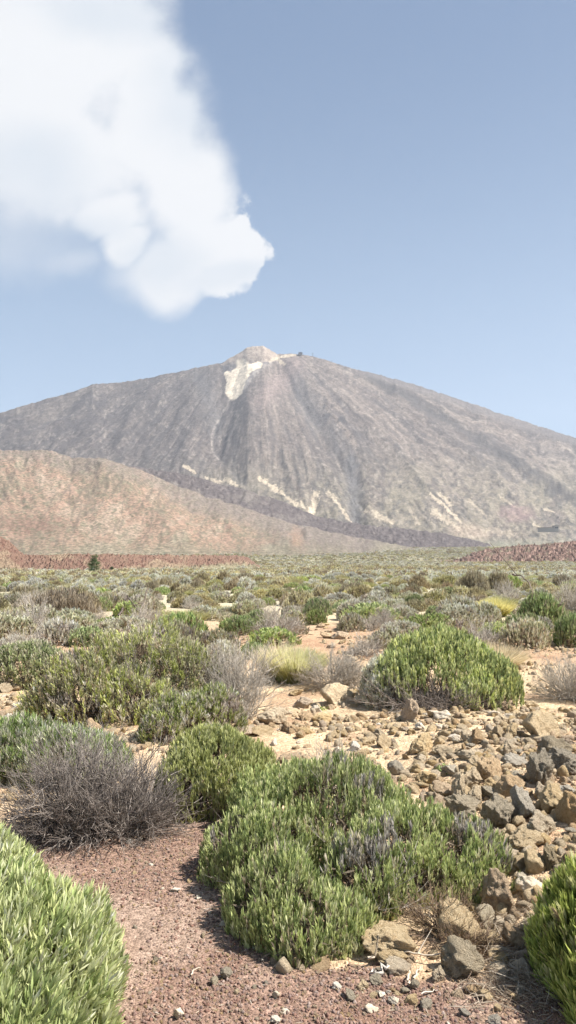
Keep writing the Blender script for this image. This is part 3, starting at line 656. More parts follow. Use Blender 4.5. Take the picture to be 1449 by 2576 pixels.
world_shrub('dead_shrub', [(-1.13, 4.66, .45, .38, .50), (-1.26, 4.58, .30, .28, .38), (-.92, 4.62, .27, .28, .36)], 'dark grey leafless twiggy shrub at the head of the gravel path', 14, dry=dict(n0=110, kids=(7, 4), r=.0036, wob=.07, spread=1.1))
world_shrub('green_shrub', [(-.45, 5.15, .40, .38, .45), (-.60, 4.98, .24, .22, .37), (-.28, 5.0, .2, .2, .33)], 'green shrub tucked between the leafless grey shrub and the large cushion shrub', 15,
            green=dict(pal=FRESH[:2] + CUSH[:2], spacing=.021, per=11, L=.038, W=.0068, up=.8, spread=.28, depth=.05, lump=.12, holes=-.5), stem=dict(n=70))
world_shrub('sage_shrub', [(-2.02, 5.95, .46, .45, .38), (-1.55, 5.75, .42, .35, .36), (-2.5, 5.9, .4, .4, .40)], 'pale sage green shrub behind the leafless twiggy shrub on the left', 16,
            green=dict(pal=SILVER + GREEN[:2], spacing=.026, per=10, L=.05, W=.007, lump=.12), stem=dict(n=50))
world_shrub('mixed_shrub', [(-1.95, 7.75, .56, .50, .60), (-1.50, 8.15, .64, .55, .86), (-1.05, 8.0, .44, .42, .72), (-1.50, 7.62, .40, .36, .54), (-2.25, 7.70, .34, .3, .46), (-1.22, 7.55, .26, .28, .40), (-1.80, 8.0, .4, .4, .74)],
            'big mixed green and silvery shrub with dark hollows, largest on the left', 17,
            green=dict(pal=SAGE + CUSH[:2], spacing=.030, per=10, L=.045, W=.0075, up=.6, depth=.08, lump=.28, holes=-.22, lsc=3.6, dead=(.35, .8), patch=1.5), stem=dict(n=70, r=.008), dry=dict(n0=9, kids=(5, 4), r=.004))
world_shrub('sage_shrub', [(-.90, 6.95, .34, .32, .37), (-.66, 7.05, .30, .3, .41), (-1.05, 6.72, .22, .2, .25)], 'low green and grey shrub in front of the big mixed shrub on the left', 18,
            green=dict(pal=GREEN[:3] + SILVER, spacing=.026, per=10, L=.042, W=.0065, lump=.16, dead=(.1, .4), holes=-.4), stem=dict(n=60), dry=dict(n0=16, kids=(4, 3), r=.003))
PALETW = (((.52, .48, .42), 3), ((.41, .375, .325), 3), ((.62, .575, .50), 1.5), ((.26, .23, .195), 1))
world_shrub('dead_shrub', [(-.42, 7.75, .36, .34, .60), (-.6, 7.9, .3, .3, .52)], 'pale grey upright leafless shrub between the big mixed shrub and the straw tussock', 19, dry=dict(n0=95, kids=(6, 3), r=.0038, spread=.75, pal=PALETW))
world_shrub('dead_shrub', [(.50, 9.45, .36, .32, .40), (.72, 9.55, .22, .2, .34)], 'low round lavender grey leafless shrub right of the straw tussock', 20, dry=dict(n0=100, kids=(6, 4), r=.0036, pal=PALETW))
world_shrub('green_shrub', [(1.62, 8.55, .72, .62, .76), (1.20, 8.35, .36, .42, .56), (2.05, 8.35, .42, .42, .54), (1.9, 8.05, .26, .24, .34)], 'large round green dome shrub with a bare woody underside on the right', 21,
            green=dict(pal=FRESH[:3] + GREEN[:3], spacing=.028, per=11, L=.052, W=.0095, up=.86, spread=.24, depth=.08, lump=.12, holes=-.55, cut=.40), stem=dict(n=110, r=.006, col=(.17, .135, .12)),
            dry=dict(lobes=[(1.25, 8.05, .5, .34, .34), (1.62, 7.98, .45, .3, .26)], n0=60, kids=(5, 3), r=.004, spread=1.3))
world_shrub('sage_shrub', [(1.02, 8.5, .26, .3, .52), (.98, 8.25, .2, .22, .36)], 'narrow grey green shrub leaning against the left side of the large green dome shrub', 22,
            green=dict(pal=SILVER, spacing=.03, per=9, L=.045, W=.0065, lump=.15, holes=-.4), stem=dict(n=60), dry=dict(n0=20, kids=(4, 3), r=.003))
world_shrub('dead_shrub', [(3.16, 8.9, .42, .36, .44), (3.5, 8.8, .4, .4, .5)], 'bristly grey leafless shrub at the right edge beyond the rubble', 23, dry=dict(n0=85, kids=(6, 4), r=.0038, pal=PALETW))
world_shrub('dead_shrub', [(.28, 5.25, .26, .20, .30)], 'small tuft of pale dry stalks behind the large cushion shrub', 24, dry=dict(n0=70, kids=(3, 2), r=.003, spread=.6, pal=PALETW))
world_shrub('dead_shrub', [(.66, 3.42, .18, .16, .17), (.72, 3.28, .14, .1, .1)], 'tangle of brown dry twigs under the front of the large cushion shrub', 25, dry=dict(n0=50, kids=(5, 4), r=.0026, spread=1.2, pal=(((.30, .22, .13), 2), ((.20, .14, .10), 2))))
world_shrub('green_shrub', [(-3.30, 9.95, .60, .5, .52), (-2.92, 9.8, .36, .34, .44), (-3.8, 10.0, .4, .4, .45)], 'green cushion shrub at the left edge in front of the lavender grey one', 26,
            green=dict(pal=GREEN[:3] + SAGE[:2], spacing=.034, per=9, L=.055, W=.010, lump=.12, holes=-.5), stem=dict(n=50))
# straw tussocks
def tus(u, v, wpx, topv, label, seed, n=2600, **kw):
    x, y, z = place(u, v); r = wpx / 2 * y / F; h = EYE - z - (topv - 1395) * y / F; y += r * .6; FOOT.append((x, y, r))
    so = Soup(); tussock(so, r, h * 1.0, RS(seed), n, **kw); return shrub('grass_tussock', (x, y, float(gz(x, y)) - .01), label, 'pale straw grass tussocks' if kw.pop('g', 0) else None, so, None, 'grass tussock', M_GRASS, parts=('blades', 'twigs'))
tus(740, 1722, 150, 1612, 'yellow green tussock with pale straw tips in the middle beside the round grey shrub', 30, 5200, W=.011, base=((.36, .38, .12), (.44, .45, .16)), tip=((.76, .72, .38), (.88, .80, .54)))
tus(702, 1715, 90, 1592, 'tall pale straw grass behind the yellow green tussock', 31, 1500, W=.010, base=((.50, .46, .25),), tip=((.78, .69, .48),))
tus(1262, 1690, 100, 1600, 'pale straw grass leaning out behind the right side of the large green dome shrub', 32, 2600, W=.010, base=((.52, .46, .26),), tip=((.78, .68, .46),), lean=.9)
tus(1254, 1553, 86, 1496, 'bright yellow green fan shaped tussock left of the dark green bush', 33, 3600, W=.024, base=((.38, .39, .12),), tip=((.66, .61, .30),))

# ---- prototypes for the farther shrubs (unit radius .5, height .4), copied with their parts
SRC = bpy.data.collections.new('shrub_sources')
UL = [(0, 0, .42, .42, .40), (.2, .12, .3, .3, .30), (-.2, -.1, .32, .28, .32), (.08, -.25, .26, .22, .24)]
PB = 1.0
def proto(kind, seed, lo=False):
    rs = RS(seed); a = rs.rand() * 6; L = [(x * cos(a) - y * sin(a), x * sin(a) + y * cos(a), rx, ry, h * (.85 + .3 * rs.rand())) for x, y, rx, ry, h in UL]
    fo = Soup(); wo = Soup(); sp = .052 if not lo else .15; g = dict(spacing=sp, per=7 if not lo else 5, L=.07 if not lo else .15, W=.017 if not lo else .06, depth=.07 if not lo else .1, lump=.16, holes=-.4, seed=seed, lsc=5, patch=2)
    pal = {'green': GREEN, 'fresh': FRESH[:3] + GREEN[:2], 'sage': SAGE, 'silver': SILVER, 'olive': OLIVE}.get(kind)
    pal = [(tuple(min(.72, q * PB) for q in c), w) for c, w in pal] if pal else None
    if pal: leafy(fo, L, rs, pal, dead=(.25, .6) if kind in ('sage', 'silver') else None, **g); stems(wo, L[:2], rs, 14 if not lo else 5, .008); shade_thatch(fo, L, rs, .10 if not lo else .2, .12 if not lo else .2, .045 if not lo else .1, .70, (.28, .23, .155)); return fo, wo, M_LEAF
    if kind == 'grey':
        twiggy(wo, L[:2], rs, 46 if not lo else 20, (6, 3) if not lo else (4,), .006 if not lo else .014, pal=PALETW); return None, wo, None
    if kind == 'straw':
        tussock(fo, .5, .42, rs, 1500 if not lo else 160, W=.016 if not lo else .05, base=((.30, .29, .12), (.36, .33, .17)), tip=((.50, .45, .27), (.44, .42, .22))); return fo, None, M_GRASS
    if kind == 'broom':
        leafy(fo, L, rs, BROOM, up=.9, spread=.22, **dict(g, L=.13 if not lo else .2, W=.012 if not lo else .05, per=6)); twiggy(wo, L[:1], rs, 30 if not lo else 8, (4,), .006, spread=.7, pal=(((.17, .13, .10), 1),)); return fo, wo, M_LEAF
PK = ['green', 'green', 'fresh', 'sage', 'sage', 'silver', 'olive', 'olive', 'grey', 'grey', 'straw', 'broom']
PROTO = {}
for i, k in enumerate(PK):
    fo, wo, mt = proto(k, 200 + i)
    PROTO.setdefault(k, []).append((fo.mesh('foliage', [mt]) if fo else None, wo.mesh('twigs', [M_TWIG]) if wo else None))
NAMES = dict(green='green_shrub', fresh='green_shrub', sage='sage_shrub', silver='sage_shrub', olive='olive_shrub', grey='dead_shrub', straw='grass_tussock', broom='broom_shrub')
first = {}
def put(kind, x, y, z, rx, ry, h, label, group=None, rs=RS(5)):
    v = rs.randint(len(PROTO[kind])); key = (kind, v); sca = (rx / .5, ry / .5, h / .42); rz = rs.rand() * .7 - .35 if abs(rx - ry) > .05 else rs.rand() * 6.28
    if key not in first:
        o = empty(NAMES[kind], (0, 0, 0)); f, w = PROTO[kind][v]
        if f: mesh_obj('blades' if kind == 'straw' else 'foliage', f, o)
        if w: mesh_obj('twigs', w, o)
        first[key] = o
    else: o = copy_tree(first[key])
    for k in ('label', 'category', 'group'):
        if k in o: del o[k]
    o.location = (x, y, z - .02 * h); o.rotation_euler = (0, 0, rz); o.scale = sca
    return tag(o, label, 'grass tussock' if kind == 'straw' else 'shrub', group)
def at(kind, u, vb, w, vt, label, fat=1.0):
    x, y, z = place(u, vb); r = w / 2 * y / F; yy = y + r * .75 * fat; x = x * yy / y; h = EYE - z - (vt - 1395) * yy / F; r = w / 2 * yy / F
    h = max(h, .18) ; FOOT.append((x, yy, r)); put(kind, x, yy, float(gz(x, yy)), r, r * fat, h, label)
for a_ in [
    ('grey', 60, 1665, 150, 1588, 'lavender grey leafless shrub at the left edge above the green cushion shrub'),
    ('sage', 25, 1600, 90, 1530, 'pale yellowish sage shrub at the left edge above the lavender grey one'),
    ('green', 222, 1628, 110, 1572, 'small green shrub between the lavender grey shrub and the big mixed shrub'),
    ('silver', 320, 1600, 150, 1548, 'silvery low shrub in front of the fallen branches', .7),
    ('silver', 175, 1580, 130, 1530, 'pale rounded shrub at the foot of the brown broom on the left', .7),
    ('silver', 560, 1680, 110, 1610, 'silver grey shrub at the right shoulder of the big mixed shrub'),
    ('green', 455, 1612, 130, 1534, 'speckled green and cream leafy shrub above the big mixed shrub', .8),
    ('sage', 440, 1640, 120, 1560, 'sage shrub directly behind the top of the big mixed shrub', .8),
    ('sage', 545, 1635, 110, 1580, 'grey green shrub between the silver grey shrub and the bright low mound', .8),
    ('grey', 700, 1605, 150, 1530, 'dark purple grey leafless shrub behind the bright green low mound', .8),
    ('fresh', 684, 1630, 140, 1576, 'bright green low mound behind the straw tussock', .7),
    ('green', 600, 1600, 90, 1545, 'small green shrub left of the dark purple grey leafless shrub'),
    ('green', 640, 1660, 90, 1618, 'short green shrub left of the tall pale straw grass'),
    ('green', 795, 1573, 62, 1533, 'small dark green shrub at the left end of the group above the red rocks'),
    ('fresh', 930, 1570, 170, 1512, 'wide green shrub in the middle of the group above the red rocks', .6),
    ('sage', 883, 1590, 80, 1542, 'pale green shrub at the front of the group above the red rocks'),
    ('grey', 935, 1590, 60, 1550, 'small pale grey leafless shrub beside the pale green shrub above the red rocks'),
    ('grey', 968, 1580, 70, 1530, 'purple grey leafless shrub at the right end of the group above the red rocks'),
    ('grey', 925, 1655, 110, 1598, 'dark grey leafless shrub left of the large green dome shrub'),
    ('sage', 985, 1635, 120, 1575, 'grey green shrub directly behind the left shoulder of the large green dome shrub', .7),
    ('green', 1043, 1535, 60, 1496, 'small dark green ball shaped shrub alone on the plain edge'),
    ('green', 1085, 1595, 150, 1543, 'broad green shrub behind the large green dome shrub', .7),
    ('grey', 1170, 1545, 90, 1500, 'dark grey leafless shrub left of the yellow green fan shaped tussock'),
    ('sage', 1175, 1600, 110, 1550, 'grey green low shrub in front of the yellow green fan shaped tussock', .7),
    ('straw', 1105, 1530, 110, 1500, 'pale straw tussock right of the small dark green ball shaped shrub'),
    ('sage', 1320, 1636, 130, 1552, 'rounded sage shrub with grey patches above the bare soil on the right', .9),
    ('fresh', 1245, 1620, 100, 1562, 'fresh green shrub touching the left side of the rounded sage shrub'),
    ('green', 1360, 1580, 130, 1492, 'dark green leafy bush on the right behind the rounded sage shrub', .9),
    ('green', 1440, 1630, 105, 1546, 'dark green bush cut off by the right edge above the bare soil'),
    ('grey', 1430, 1540, 90, 1465, 'tall grey twiggy bush at the right edge behind the dark green bush'),
    ('grey', 1270, 1510, 90, 1462, 'grey twiggy bush around the bare curved branch'),
    ('broom', 150, 1560, 190, 1492, 'wide brown broom shrub on the left of the plain', .7),
    ('broom', 215, 1545, 90, 1503, 'smaller brown broom shrub touching the right side of the wide one'),
    ('broom', 65, 1520, 90, 1480, 'olive brown broom at the left behind the wide brown broom'),
    ('broom', 1190, 1500, 90, 1445, 'tall olive broom on the right of the plain'),
    ('broom', 1255, 1495, 70, 1447, 'sparse upright broom right of the tall olive broom'),
    ('broom', 888, 1507, 80, 1470, 'brown domed broom in the middle of the plain'),
    ('olive', 527, 1540, 60, 1510, 'small olive dome on the plain above the speckled leafy shrub'),
    ('straw', 985, 1510, 70, 1490, 'flat pale straw patch left of the small dark green ball shaped shrub'),
    ('silver', 1010, 1600, 100, 1560, 'pale silvery shrub between the red rocks and the broad green shrub', .7),
    ('silver', 150, 1790, 90, 1745, 'silvery tuft at the left foot of the big mixed shrub'),
    ('green', 420, 1580, 70, 1548, 'green cushion left of the speckled green and cream shrub'),
    ('green', 290, 1580, 90, 1550, 'green shrub left of the fallen branches'),
]: at(*a_)

# ---- the scrub of the plain: the largest in view one by one, the rest as one object
rs = RS(77)
def scatter(y0, y1, dens, seed):
    r_ = RS(seed); A = .40 * (y1 * y1 - y0 * y0) * 1.05; n = int(A * dens)
    y = np.sqrt(y0 * y0 + (y1 * y1 - y0 * y0) * r_.rand(n)); x = (r_.rand(n) * 2 - 1) * (.40 * y + 2.5); return x, y
xs, ys = scatter(10.5, 44, 1.05, 78)
cl = fbm2(xs * .35, ys * .35, 3, 79)
ok = (cl > -.30) | (ys > 22)
FT = np.array(FOOT)
for fx, fy, fr in FOOT: ok &= np.hypot(xs - fx, ys - fy) > fr * .95 + .16
uu, vv = project(xs, ys, gz(xs, ys)); ok &= ~in_poly(uu, vv, [(770, 1560), (1000, 1560), (960, 1660), (900, 1700), (760, 1640)]); ok &= ~in_poly(uu, vv, [(1240, 1640), (1500, 1625), (1500, 1800), (1290, 1800)])
ok &= ~in_poly(uu, vv, [(-100, 1730), (110, 1730), (130, 1830), (-100, 1830)])
ok &= ~((uu > -60) & (uu < 1510) & (vv > 1660))
xs, ys, uu, cl = xs[ok], ys[ok], uu[ok], cl[ok]
R = (.24 + .34 * rs.rand(len(xs)) ** 1.5) * (1 + .25 * cl)
kp = []
for i in np.argsort(-R):
    if all(math.hypot(xs[i] - xs[j], ys[i] - ys[j]) > .62 * (R[i] + R[j]) for j in kp): kp.append(i)
kp = sorted(kp, key=lambda i: ys[i]); inv = [i for i in kp if -30 < uu[i] < 1480]; outv = [i for i in kp if not (-30 < uu[i] < 1480)]
NTH = 235
things, rest = inv[:NTH], inv[NTH:] + outv
ADJ = dict(green=['dark green cushion shrub', 'green leafy mound shrub'], fresh=['bright green low shrub'], sage=['grey green speckled shrub', 'sage coloured rounded shrub'], silver=['silvery pale shrub'], olive=['olive brown domed shrub', 'dull olive shrub'],
           grey=['leafless purple grey shrub', 'bare grey twiggy shrub'], straw=['pale straw tussock'], broom=['brown upright broom shrub'])
KINDP = (['green'] * 3 + ['fresh'] + ['sage'] * 6 + ['silver'] * 5 + ['olive'] * 4 + ['grey'] * 5 + ['straw'] * 3 + ['broom'] * 1)
KINDF = (['green'] + ['sage'] * 5 + ['silver'] * 4 + ['olive'] * 7 + ['grey'] * 3 + ['straw'] * 4 + ['broom'] * 3)
def where(u, y):
    c = ['below the left end of the red ridge', 'below the middle of the red ridge', 'below the right end of the red ridge', 'below the foot of the dark lava flow', 'below the red lava field'][int(np.clip(u / 290, 0, 4))]
    return ('among near scrub ' if y < 17 else 'in middle scrub ' if y < 26 else 'in far scrub ') + c
for i in things:
    k = (KINDP if ys[i] < 24 else KINDF)[rs.randint(26)]; asp = .6 + .35 * rs.rand()
    ad = ADJ[k][rs.randint(len(ADJ[k]))]; h = R[i] * (.65 + .5 * rs.rand()) * (.8 if k == 'straw' else 1)
    put(k, xs[i], ys[i], float(gz(xs[i], ys[i])), R[i], R[i] * (.8 + .3 * rs.rand()), h, ad + ' ' + where(uu[i], ys[i]), 'scattered shrubs of the plain', rs)
# sources for the mass
def src_objs(tagname, lo):
    c = bpy.data.collections.new(tagname); ks = ['green', 'sage', 'silver', 'olive', 'grey', 'straw', 'broom', 'olive', 'silver', 'straw']
    for i, k in enumerate(ks):
        fo, wo, mt = proto(k, 300 + i, lo); mes = []
        so = Soup()
        for q in (fo, wo):
            if q:
                off = so.nv; so.V += q.V; so.C += q.C; so.L += [l + off for l in q.L]; lo_ = so.nl; so.S += [s_ + lo_ for s_ in q.S]; so.nv += q.nv; so.nl += q.nl
        o = bpy.data.objects.new('source_%02d' % i, so.mesh('source', [mt or M_TWIG])); c.objects.link(o)
    return c
def instancer(name, P, idx, scl, rot, coll, label, cat=None, kind='stuff'):
    me = bpy.data.meshes.new(name); me.vertices.add(len(P)); me.vertices.foreach_set('co', np.ascontiguousarray(P, np.float32).ravel())
    a1 = me.attributes.new('idx', 'INT', 'POINT'); a1.data.foreach_set('value', np.ascontiguousarray(idx, np.int32))
    a2 = me.attributes.new('scl', 'FLOAT_VECTOR', 'POINT'); a2.data.foreach_set('vector', np.ascontiguousarray(scl, np.float32).ravel())
    a3 = me.attributes.new('rot', 'FLOAT_VECTOR', 'POINT'); a3.data.foreach_set('vector', np.ascontiguousarray(rot, np.float32).ravel())
    o = mesh_obj(name, me); tag(o, label, cat, None, kind)
    g = bpy.data.node_groups.new(name, 'GeometryNodeTree'); g.interface.new_socket('Geometry', in_out='INPUT', socket_type='NodeSocketGeometry'); g.interface.new_socket('Geometry', in_out='OUTPUT', socket_type='NodeSocketGeometry')
    gi = g.nodes.new('NodeGroupInput'); go = g.nodes.new('NodeGroupOutput'); ip = g.nodes.new('GeometryNodeInstanceOnPoints'); ci = g.nodes.new('GeometryNodeCollectionInfo')
    ci.inputs['Collection'].default_value = coll; ci.inputs['Separate Children'].default_value = True; ci.inputs['Reset Children'].default_value = True
    ip.inputs['Pick Instance'].default_value = True
    def na(nm, t):
        n = g.nodes.new('GeometryNodeInputNamedAttribute'); n.data_type = t; n.inputs['Name'].default_value = nm; return n.outputs['Attribute']
    L = g.links.new; L(gi.outputs[0], ip.inputs['Points']); L(ci.outputs[0], ip.inputs['Instance']); L(na('idx', 'INT'), ip.inputs['Instance Index'])
    L(na('rot', 'FLOAT_VECTOR'), ip.inputs['Rotation']); L(na('scl', 'FLOAT_VECTOR'), ip.inputs['Scale']); L(ip.outputs[0], go.inputs[0])
    md = o.modifiers.new('scatter', 'NODES'); md.node_group = g; return o
PB = 1.35; mid = src_objs('mid_sources', False); low = src_objs('far_sources', True)
x2, y2 = scatter(44, 130, .36, 81)
r_ = RS(90); ye = 3 + 9 * r_.rand(46); xe = np.where(r_.rand(46) < .5, -1, 1) * (.40 * ye + 1.05 + 2.6 * r_.rand(46)); rest_n = len(rest)
X = np.concatenate([xs[rest], x2, xe]); Y = np.concatenate([ys[rest], y2, ye]); n = len(X)
u2, v2 = project(X, Y, gz(X, Y, True))
r_ = RS(82); RR = (.3 + .55 * r_.rand(n) ** 2) * (1 + .3 * fbm2(X * .06, Y * .06, 3, 83)); RR[:len(rest)] = R[rest]; RR[-46:] = .3 + .2 * r_.rand(46)
clus = sm(-.3, .3, fbm2(X * .05, Y * .05, 3, 86)); w_idx = np.where(r_.rand(n) < clus, r_.choice([1, 2, 5, 9, 8, 5], n), r_.choice([0, 3, 9, 6, 7, 2, 1], n))
S = np.stack([RR / .5, RR / .5 * (.8 + .3 * r_.rand(n)), RR * (.75 + .45 * r_.rand(n)) / .42], 1); ROT = np.stack([0 * X, 0 * X, r_.rand(n) * 6.28], 1)
instancer('mid_scrub', np.stack([X, Y, gz(X, Y, True) - .02], 1), w_idx, S, ROT, mid, 'dense olive and grey scrub covering the middle of the plain')
x3, y3 = scatter(130, 360, .22, 84); x4, y4 = scatter(360, 900, .035, 85); x5, y5 = scatter(900, 2600, .006, 88); X = np.concatenate([x3, x4, x5]); Y = np.concatenate([y3, y4, y5]); n = len(X)
r_ = RS(86); u3, v3 = project(X, Y, gz(X, Y)); ridge = (u3 < 640) & (Y > 330 + 120 * sm(200, 640, u3)) & (Y < 900); X, Y = X[~ridge], Y[~ridge]; n = len(X)
RR = (.5 + .7 * r_.rand(n) ** 2) * (1 + .9 * sm(150, 500, Y)) * (1 + 1.3 * sm(900, 2000, Y)); clus = sm(-.3, .3, fbm2(X * .02, Y * .012, 3, 87))
w_idx = np.where(r_.rand(n) < clus, r_.choice([1, 2, 5, 9, 8, 1], n), r_.choice([1, 3, 9, 6, 7, 3, 5], n))
S = np.stack([RR / .5, RR / .5, RR * (.7 + .4 * r_.rand(n)) / .42], 1); ROT = np.stack([0 * X, 0 * X, r_.rand(n) * 6.28], 1)
instancer('distant_scrub', np.stack([X, Y, gz(X, Y, True) - .03], 1), w_idx, S, ROT, low, 'distant olive scrub fading towards the foot of the mountain')

# ------------------------------------------------------------------ pine tree on the plain
def pine(u, vb, vt, w, label, seed):
    x, y, z = place(u, vb); H = (vb - vt) * y / F; r = w / 2 * y / F; rs = RS(seed); o = empty('pine_tree', (x, y, z - .1)); tag(o, label, 'tree')
    so = Soup(); t = np.linspace(0, 1, 7); P = np.stack([.1 * np.sin(t * 3), 0 * t, t * H * .93], 1)[None]; so.tubes(P, np.linspace(.16, .03, 7)[None], np.array([[.16, .11, .08]]))
    nb = 46; hz = H * (.1 + .85 * rs.rand(nb)); an = rs.rand(nb) * 6.28; ln = r * (1.08 - .75 * (hz / H) ** 2) * (.6 + .5 * rs.rand(nb))
    st = np.stack([0 * hz, 0 * hz, hz], 1); en = st + np.stack([np.cos(an) * ln, np.sin(an) * ln, .25 * ln], 1); tt = np.linspace(0, 1, 4)[None, :, None]
    so.tubes(st[:, None] * (1 - tt) + en[:, None] * tt, np.linspace(.04, .012, 4)[None] * np.ones((nb, 1)), np.tile([[.16, .11, .08]], (nb, 1)))
    mesh_obj('trunk', so.mesh('trunk', [M_TWIG]), o); cr = Soup(); ii = np.repeat(np.arange(nb), 90); m = len(ii); f = (.35 + .7 * rs.rand(m))[:, None]
    P = st[ii] * (1 - f) + en[ii] * f + rs.normal(size=(m, 3)) * .17; c = pick([((.10, .135, .06), 3), ((.14, .175, .08), 2), ((.07, .095, .045), 2)], m, rs)
    cr.blades(P, nrm(rs.normal(size=(m, 3)) + [0, 0, .5]), .28, .07, c, c * 1.2, rs); mesh_obj('crown', cr.mesh('crown', [M_LEAF]), o)
pine(237, 1446, 1396, 32, 'lone dark green pine tree in front of the red ridge', 91)
pine(281, 1441, 1426, 10, 'tiny dark pine sapling right of the lone pine tree', 92)

# ------------------------------------------------------------------ rocks
def ico(sub):
    import bmesh
    bm = bmesh.new(); bmesh.ops.create_icosphere(bm, subdivisions=sub, radius=1); bm.verts.ensure_lookup_table()
    V = np.array([v.co[:] for v in bm.verts]); Fc = np.array([[v.index for v in f.verts] for f in bm.faces]); bm.free(); return V, Fc
IV, IF = ico(5); IV3, IF3 = ico(4); IV1, IF1 = ico(2)
def rock_mesh(name, seed, mat, V=IV, Fc=IF, planes=11, rough=.07, sharp=9.):
    rs = RS(seed); N = nrm(rs.normal(size=(planes, 3))); H = .62 + .38 * rs.rand(planes)
    d = V @ N.T; r = np.where(d > .05, H / np.maximum(d, .05), 9.); r = np.minimum(r, 1.35)
    w = np.exp(-sharp * 2 * (r - r.min(1, keepdims=True))); k = (w * r).sum(1) / w.sum(1)
    P = V * k[:, None]
    s = seed * 1.7; P = P * (1 + rough * 1.6 * fbm3(P[:, 0] * 2.2 + s, P[:, 1] * 2.2, P[:, 2] * 2.2, 4, seed, .6) - rough * 1.2 * np.abs(fbm3(P[:, 0] * 6 + s, P[:, 1] * 6, P[:, 2] * 6, 4, seed + 3, .7)))[:, None]
    P = P / np.abs(P).max(0) ; P[:, 2] = np.maximum(P[:, 2], -.75)
    return raw_mesh(name, P, Fc.ravel(), np.arange(len(Fc)) * 3, [mat], None, False)
RM = {}
for key, mt, sd in (('tan', M_TAN, 500), ('dark', M_DARK, 520), ('brown', M_BROWN, 540), ('pale', M_PALE, 560), ('grey', M_GREY, 580)):
    RM[key] = [rock_mesh('rock', sd + i, mt, *((IV, IF) if i < 3 else (IV3, IF3)), rough=.24 if key == 'dark' else .17) for i in range(5)]
RFOOT = []
def rock(key, u, v, w, h, label, i=None, rs=RS(9), tilt=.5, group=None, depth=None, name='rock'):
    x, y, z = place(u, v + h * .42); sx = w / 2 * y / F * 1.14; sz = h / 2 * y / F * 1.34; sy = depth or (sx + sz) / 2 * 1.05
    o = mesh_obj(name, RM[key][rs.randint(5) if i is None else i]); yy = y + sy * .55
    o.location = (x * yy / y, yy, float(gz(x, yy)) + sz * .46); o.scale = (sx, sy, sz); o.rotation_euler = ((rs.rand() - .5) * .3, (rs.rand() - .5) * tilt * .6, (rs.rand() - .5) * .8)
    RFOOT.append((x, yy, max(sx, sy))); return tag(o, label, 'rock', group)
